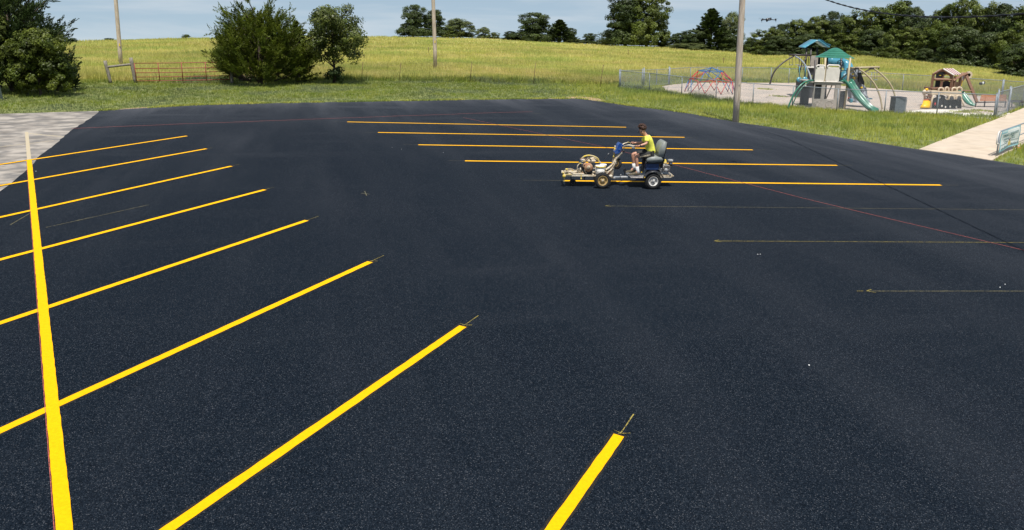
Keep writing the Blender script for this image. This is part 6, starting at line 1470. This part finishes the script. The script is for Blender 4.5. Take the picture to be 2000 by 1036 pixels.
for nm, s in (('n', -1), ('f', 1)):
    i = addv(J['sh'+nm], .058, 3); i = addv(J['sh'+nm].lerp(J['el'+nm], .5), .045, i); i = addv(J['el'+nm], .038, i); i = addv(J['el'+nm].lerp(J['wr'+nm], .4), .036, i); w_ = addv(J['wr'+nm], .026, i)
    palm = addv(J['ha'+nm], (.030, .018), w_)
    dv_ = (J['ha'+nm]-J['wr'+nm]).normalized()
    for q in range(4):      # four fingers curling round the grip
        o_ = Vector((-.004+.0*q, (q-1.5)*.004*0, 0)); base = J['ha'+nm]+dv_*(.012-.002*abs(q-1.2))+Vector((.0, 0, 0))+dv_*0+Vector((.018*(q-1.5)*-1, 0, .012))*1.0
        L1 = (.034, .038, .036, .028)[q]
        f1 = addv(base+Vector((-.006, -.016*1, .004)), .010, palm); f2 = addv(base+Vector((-.010, -.022, -L1*.55)), .009, f1); addv(base+Vector((-.002, -.006, -L1)), .008, f2)
    t1 = addv(J['ha'+nm]+Vector((.012, s*-.02, -.012)), .011, w_); addv(J['ha'+nm]+Vector((-.018, s*-.024, -.026)), .009, t1)
    i = addv(J['hip'+nm], .088, 0); i = addv(J['hip'+nm].lerp(J['kn'+nm], .5), .072, i); i = addv(J['kn'+nm], .052, i); i = addv(J['kn'+nm].lerp(J['an'+nm], .3), .054, i); i = addv(J['kn'+nm].lerp(J['an'+nm], .7), .040, i); i = addv(J['an'+nm], .034, i)
    addv(J['heel'+nm].lerp(J['toe'+nm], .55)+Vector((0, 0, .0)), (.034, .026), i)
# face: nose and chin
fd_ = Vector((-1, 0, -.55)).normalized()
addv(J['head0']+fd_*.075+Vector((0, 0, .015)), .014, 6); addv(J['head0']+Vector((-.055, 0, -.045)), .026, 6)
def make_skin(name, m, V_, E_, R2, parent, sub=2):
    me = bpy.data.meshes.new(name); me.from_pydata([tuple(v) for v in V_], E_, []); me.materials.append(m)
    o = bpy.data.objects.new(name, me); COL.objects.link(o); o.parent = parent
    sk = o.modifiers.new('skin', 'SKIN'); sk.use_smooth_shade = True
    bpy.context.view_layer.update()
    if not me.skin_vertices:
        bpy.context.view_layer.objects.active = o; bpy.ops.mesh.customdata_skin_add()
    ly = me.skin_vertices[0]
    for i, r in enumerate(R2):
        ly.data[i].radius = r if isinstance(r, tuple) else (r, r); ly.data[i].use_root = (i == 0)
    sb = o.modifiers.new('sub', 'SUBSURF'); sb.levels = sub; sb.render_levels = sub
    return o
make_skin('body', M_SKIN, V_, E_, R2, pr)
# shirt
V_, E_, R2 = [], [], []
def sv(p, r, link=None):
    V_.append(Vector(p)); R2.append(r)
    if link is not None: E_.append((link, len(V_)-1))
    return len(V_)-1
a = sv(ML(1322, 500), (.175, .142)); a = sv(ML(1318, 440), (.168, .130), a); a = sv(ML(1303, 370), (.168, .125), a); ch = sv(ML(1288, 305), (.170, .132), a); sv(ML(1266, 262), (.10, .095), ch)
for nm in 'nf':
    b1 = sv(J['sh'+nm], .080, ch); b2 = sv(J['sh'+nm].lerp(J['el'+nm], .45), .068, b1); sv(J['sh'+nm].lerp(J['el'+nm], .72), .064, b2)
make_skin('shirt', M_SHIRT, V_, E_, R2, pr)
V_, E_, R2 = [], [], []
a = sv(ML(1312, 505), (.155, .125))
for nm in 'nf':
    b1 = sv(J['hip'+nm], .108, a); b2 = sv(J['hip'+nm].lerp(J['kn'+nm], .5), .092, b1); sv(J['hip'+nm].lerp(J['kn'+nm], .86), .082, b2)
make_skin('shorts', M_SHORTS, V_, E_, R2, pr)
hn, kn_ = J['hipn'], J['knn']
mp_('shorts_stripe', M_CAMO, lambda mb: mb.tube([hn+Vector((.02, -.088, .01)), hn.lerp(kn_, .5)+Vector((0, -.078, -.02)), hn.lerp(kn_, .8)+Vector((0, -.068, -.035))], [.03, .022, .012], n=8, flat=(1, .5)), parent=pr)
for nm in 'nf':
    an = J['an'+nm]; kn2 = J['kn'+nm]
    mp_('sock', M_SOCK, lambda mb: mb.tube([kn2.lerp(an, .70), an, an.lerp(J['heel'+nm], .6)], [.046, .043, .045], n=12), parent=pr)
    hl, to = J['heel'+nm], J['toe'+nm]; zs_ = min(hl.z, to.z)
    def shoe(mb):
        d = (to-hl); d.z = 0; L = d.length; d.normalize(); s = Vector((-d.y, d.x, 0)); z0 = ML(1100, 790, -.2).z+.015 if nm == 'n' else ML(1100, 790, -.2).z+.03
        secs = [(-.03, .036, .075), (.02, .044, .09), (.10, .042, .085), (.17, .046, .062), (.235, .044, .045), (.275, .030, .03)]
        vs = []; n = 12
        for (x, w, h) in secs:
            c_ = Vector((hl.x, hl.y, z0))+d*x
            for k in range(n):
                a = 2*PI*k/n; vs.append(c_+s*(w*math.cos(a))+Vector((0, 0, h*.5+h*.5*math.sin(a))))
        m = len(secs); mb.add(vs, [(i*n+k, i*n+(k+1) % n, (i+1)*n+(k+1) % n, (i+1)*n+k) for i in range(m-1) for k in range(n)]+[tuple(range(n-1, -1, -1)), tuple((m-1)*n+k for k in range(n))], True)
    mp_('shoe', M_SHOE, shoe, parent=pr)
# hair
rr = random.Random(8); hc = ML(1203, 138)
def hair(mb):
    mb.ball(hc+Vector((.012, 0, .0)), (.098, .092, .088), n=18, m=12)
    for i in range(90):
        th = rr.uniform(0, 2*PI); ph_ = rr.uniform(-.3, 1.3); d = Vector((math.cos(th)*math.cos(ph_), math.sin(th)*math.cos(ph_), math.sin(ph_)))
        if d.x < -.55 and d.z < .25: continue
        mb.ball(hc+Vector((d.x*.102, d.y*.094, d.z*.098)), rr.uniform(.012, .026), n=7, m=5)
mp_('hair', M_HAIR, hair, parent=pr)
hd = J['head0'].lerp(J['head1'], .5)
mp_('sunglasses', M_BLACKM, lambda mb: [mb.ball(ML(1150, 195, -.035), (.016, .030, .020), n=10, m=6), mb.ball(ML(1150, 195, .035), (.016, .030, .020), n=10, m=6), mb.tube([ML(1150, 190, -.06), ML(1205, 187, -.082)], .006, n=5), mb.tube([ML(1150, 190, .06), ML(1205, 187, .082)], .006, n=5)], parent=pr)
mp_('ear', M_SKIN, lambda mb: [mb.ball(ML(1210, 200, s*.078), (.018, .010, .030), n=10, m=6) for s in (-1, 1)], parent=pr)
mp_('mouth', M_HONDA, lambda mb: mb.tube([ML(1160, 237, -.02), ML(1158, 238, .02)], .005, n=5), parent=pr)
mp_('wristband', M_BLACK, lambda mb: mb.lathe([(.030, -.012), (.033, 0), (.030, .012)], J['wrn'].lerp(J['eln'], .12), (J['eln']-J['wrn']), n=12), parent=pr)
# print on the back of the shirt
def glyph(name, parent, txt, size, P, X, Yv, m):
    c = bpy.data.curves.new(name, 'FONT'); c.body = txt; c.size = size; c.extrude = 0.003; c.align_x = 'CENTER'
    o = bpy.data.objects.new(name, c); COL.objects.link(o); bpy.context.view_layer.update()
    me = bpy.data.meshes.new_from_object(o.evaluated_get(bpy.context.evaluated_depsgraph_get())); bpy.data.objects.remove(o)
    X = X.normalized(); Yv = (Yv-X*Yv.dot(X)).normalized(); Zv = X.cross(Yv)
    me.transform(Matrix(((X.x, Yv.x, Zv.x, P.x), (X.y, Yv.y, Zv.y, P.y), (X.z, Yv.z, Zv.z, P.z), (0, 0, 0, 1)))); me.materials.clear(); me.materials.append(m)
    o = bpy.data.objects.new(name, me); COL.objects.link(o); o.parent = parent
glyph('shirt_print', pr, 'S', .14, ML(1345, 300, -.075)+Vector((.012, 0, -.02)), Vector((.25, 1, 0))*-1 if False else Vector((.35, 1, 0)), Vector((-.55, .0, 1)), M_BLACK)

# ------------------------------------------------------------------ small litter on the asphalt
rr = random.Random(2)
for i, (u, v) in enumerate(((1480, 497.5), (1485, 497), (1580, 714.5), (766, 288.5), (784, 292), (866, 298.5), (1963, 556), (1953, 562), (70, 335))):
    p = G(u, v, .008); mb = MB(); s = .012 if i != 8 else .02
    mb.prism([p+Vector((rr.uniform(.5, 1)*s*math.cos(k*1.05), rr.uniform(.5, 1)*s*math.sin(k*1.05), rr.uniform(-.003, .006))) for k in range(6)], (0, 0, .006))
    solo(mb, 'paper_scrap', M_SOCK, 'tiny white scrap lying on the black asphalt', 'scrap', p, 'white scraps scattered on the asphalt')

for o in bpy.data.objects:
    if '_root' in o: del o['_root']
    if o.parent is not None and 'category' in o: del o['category']
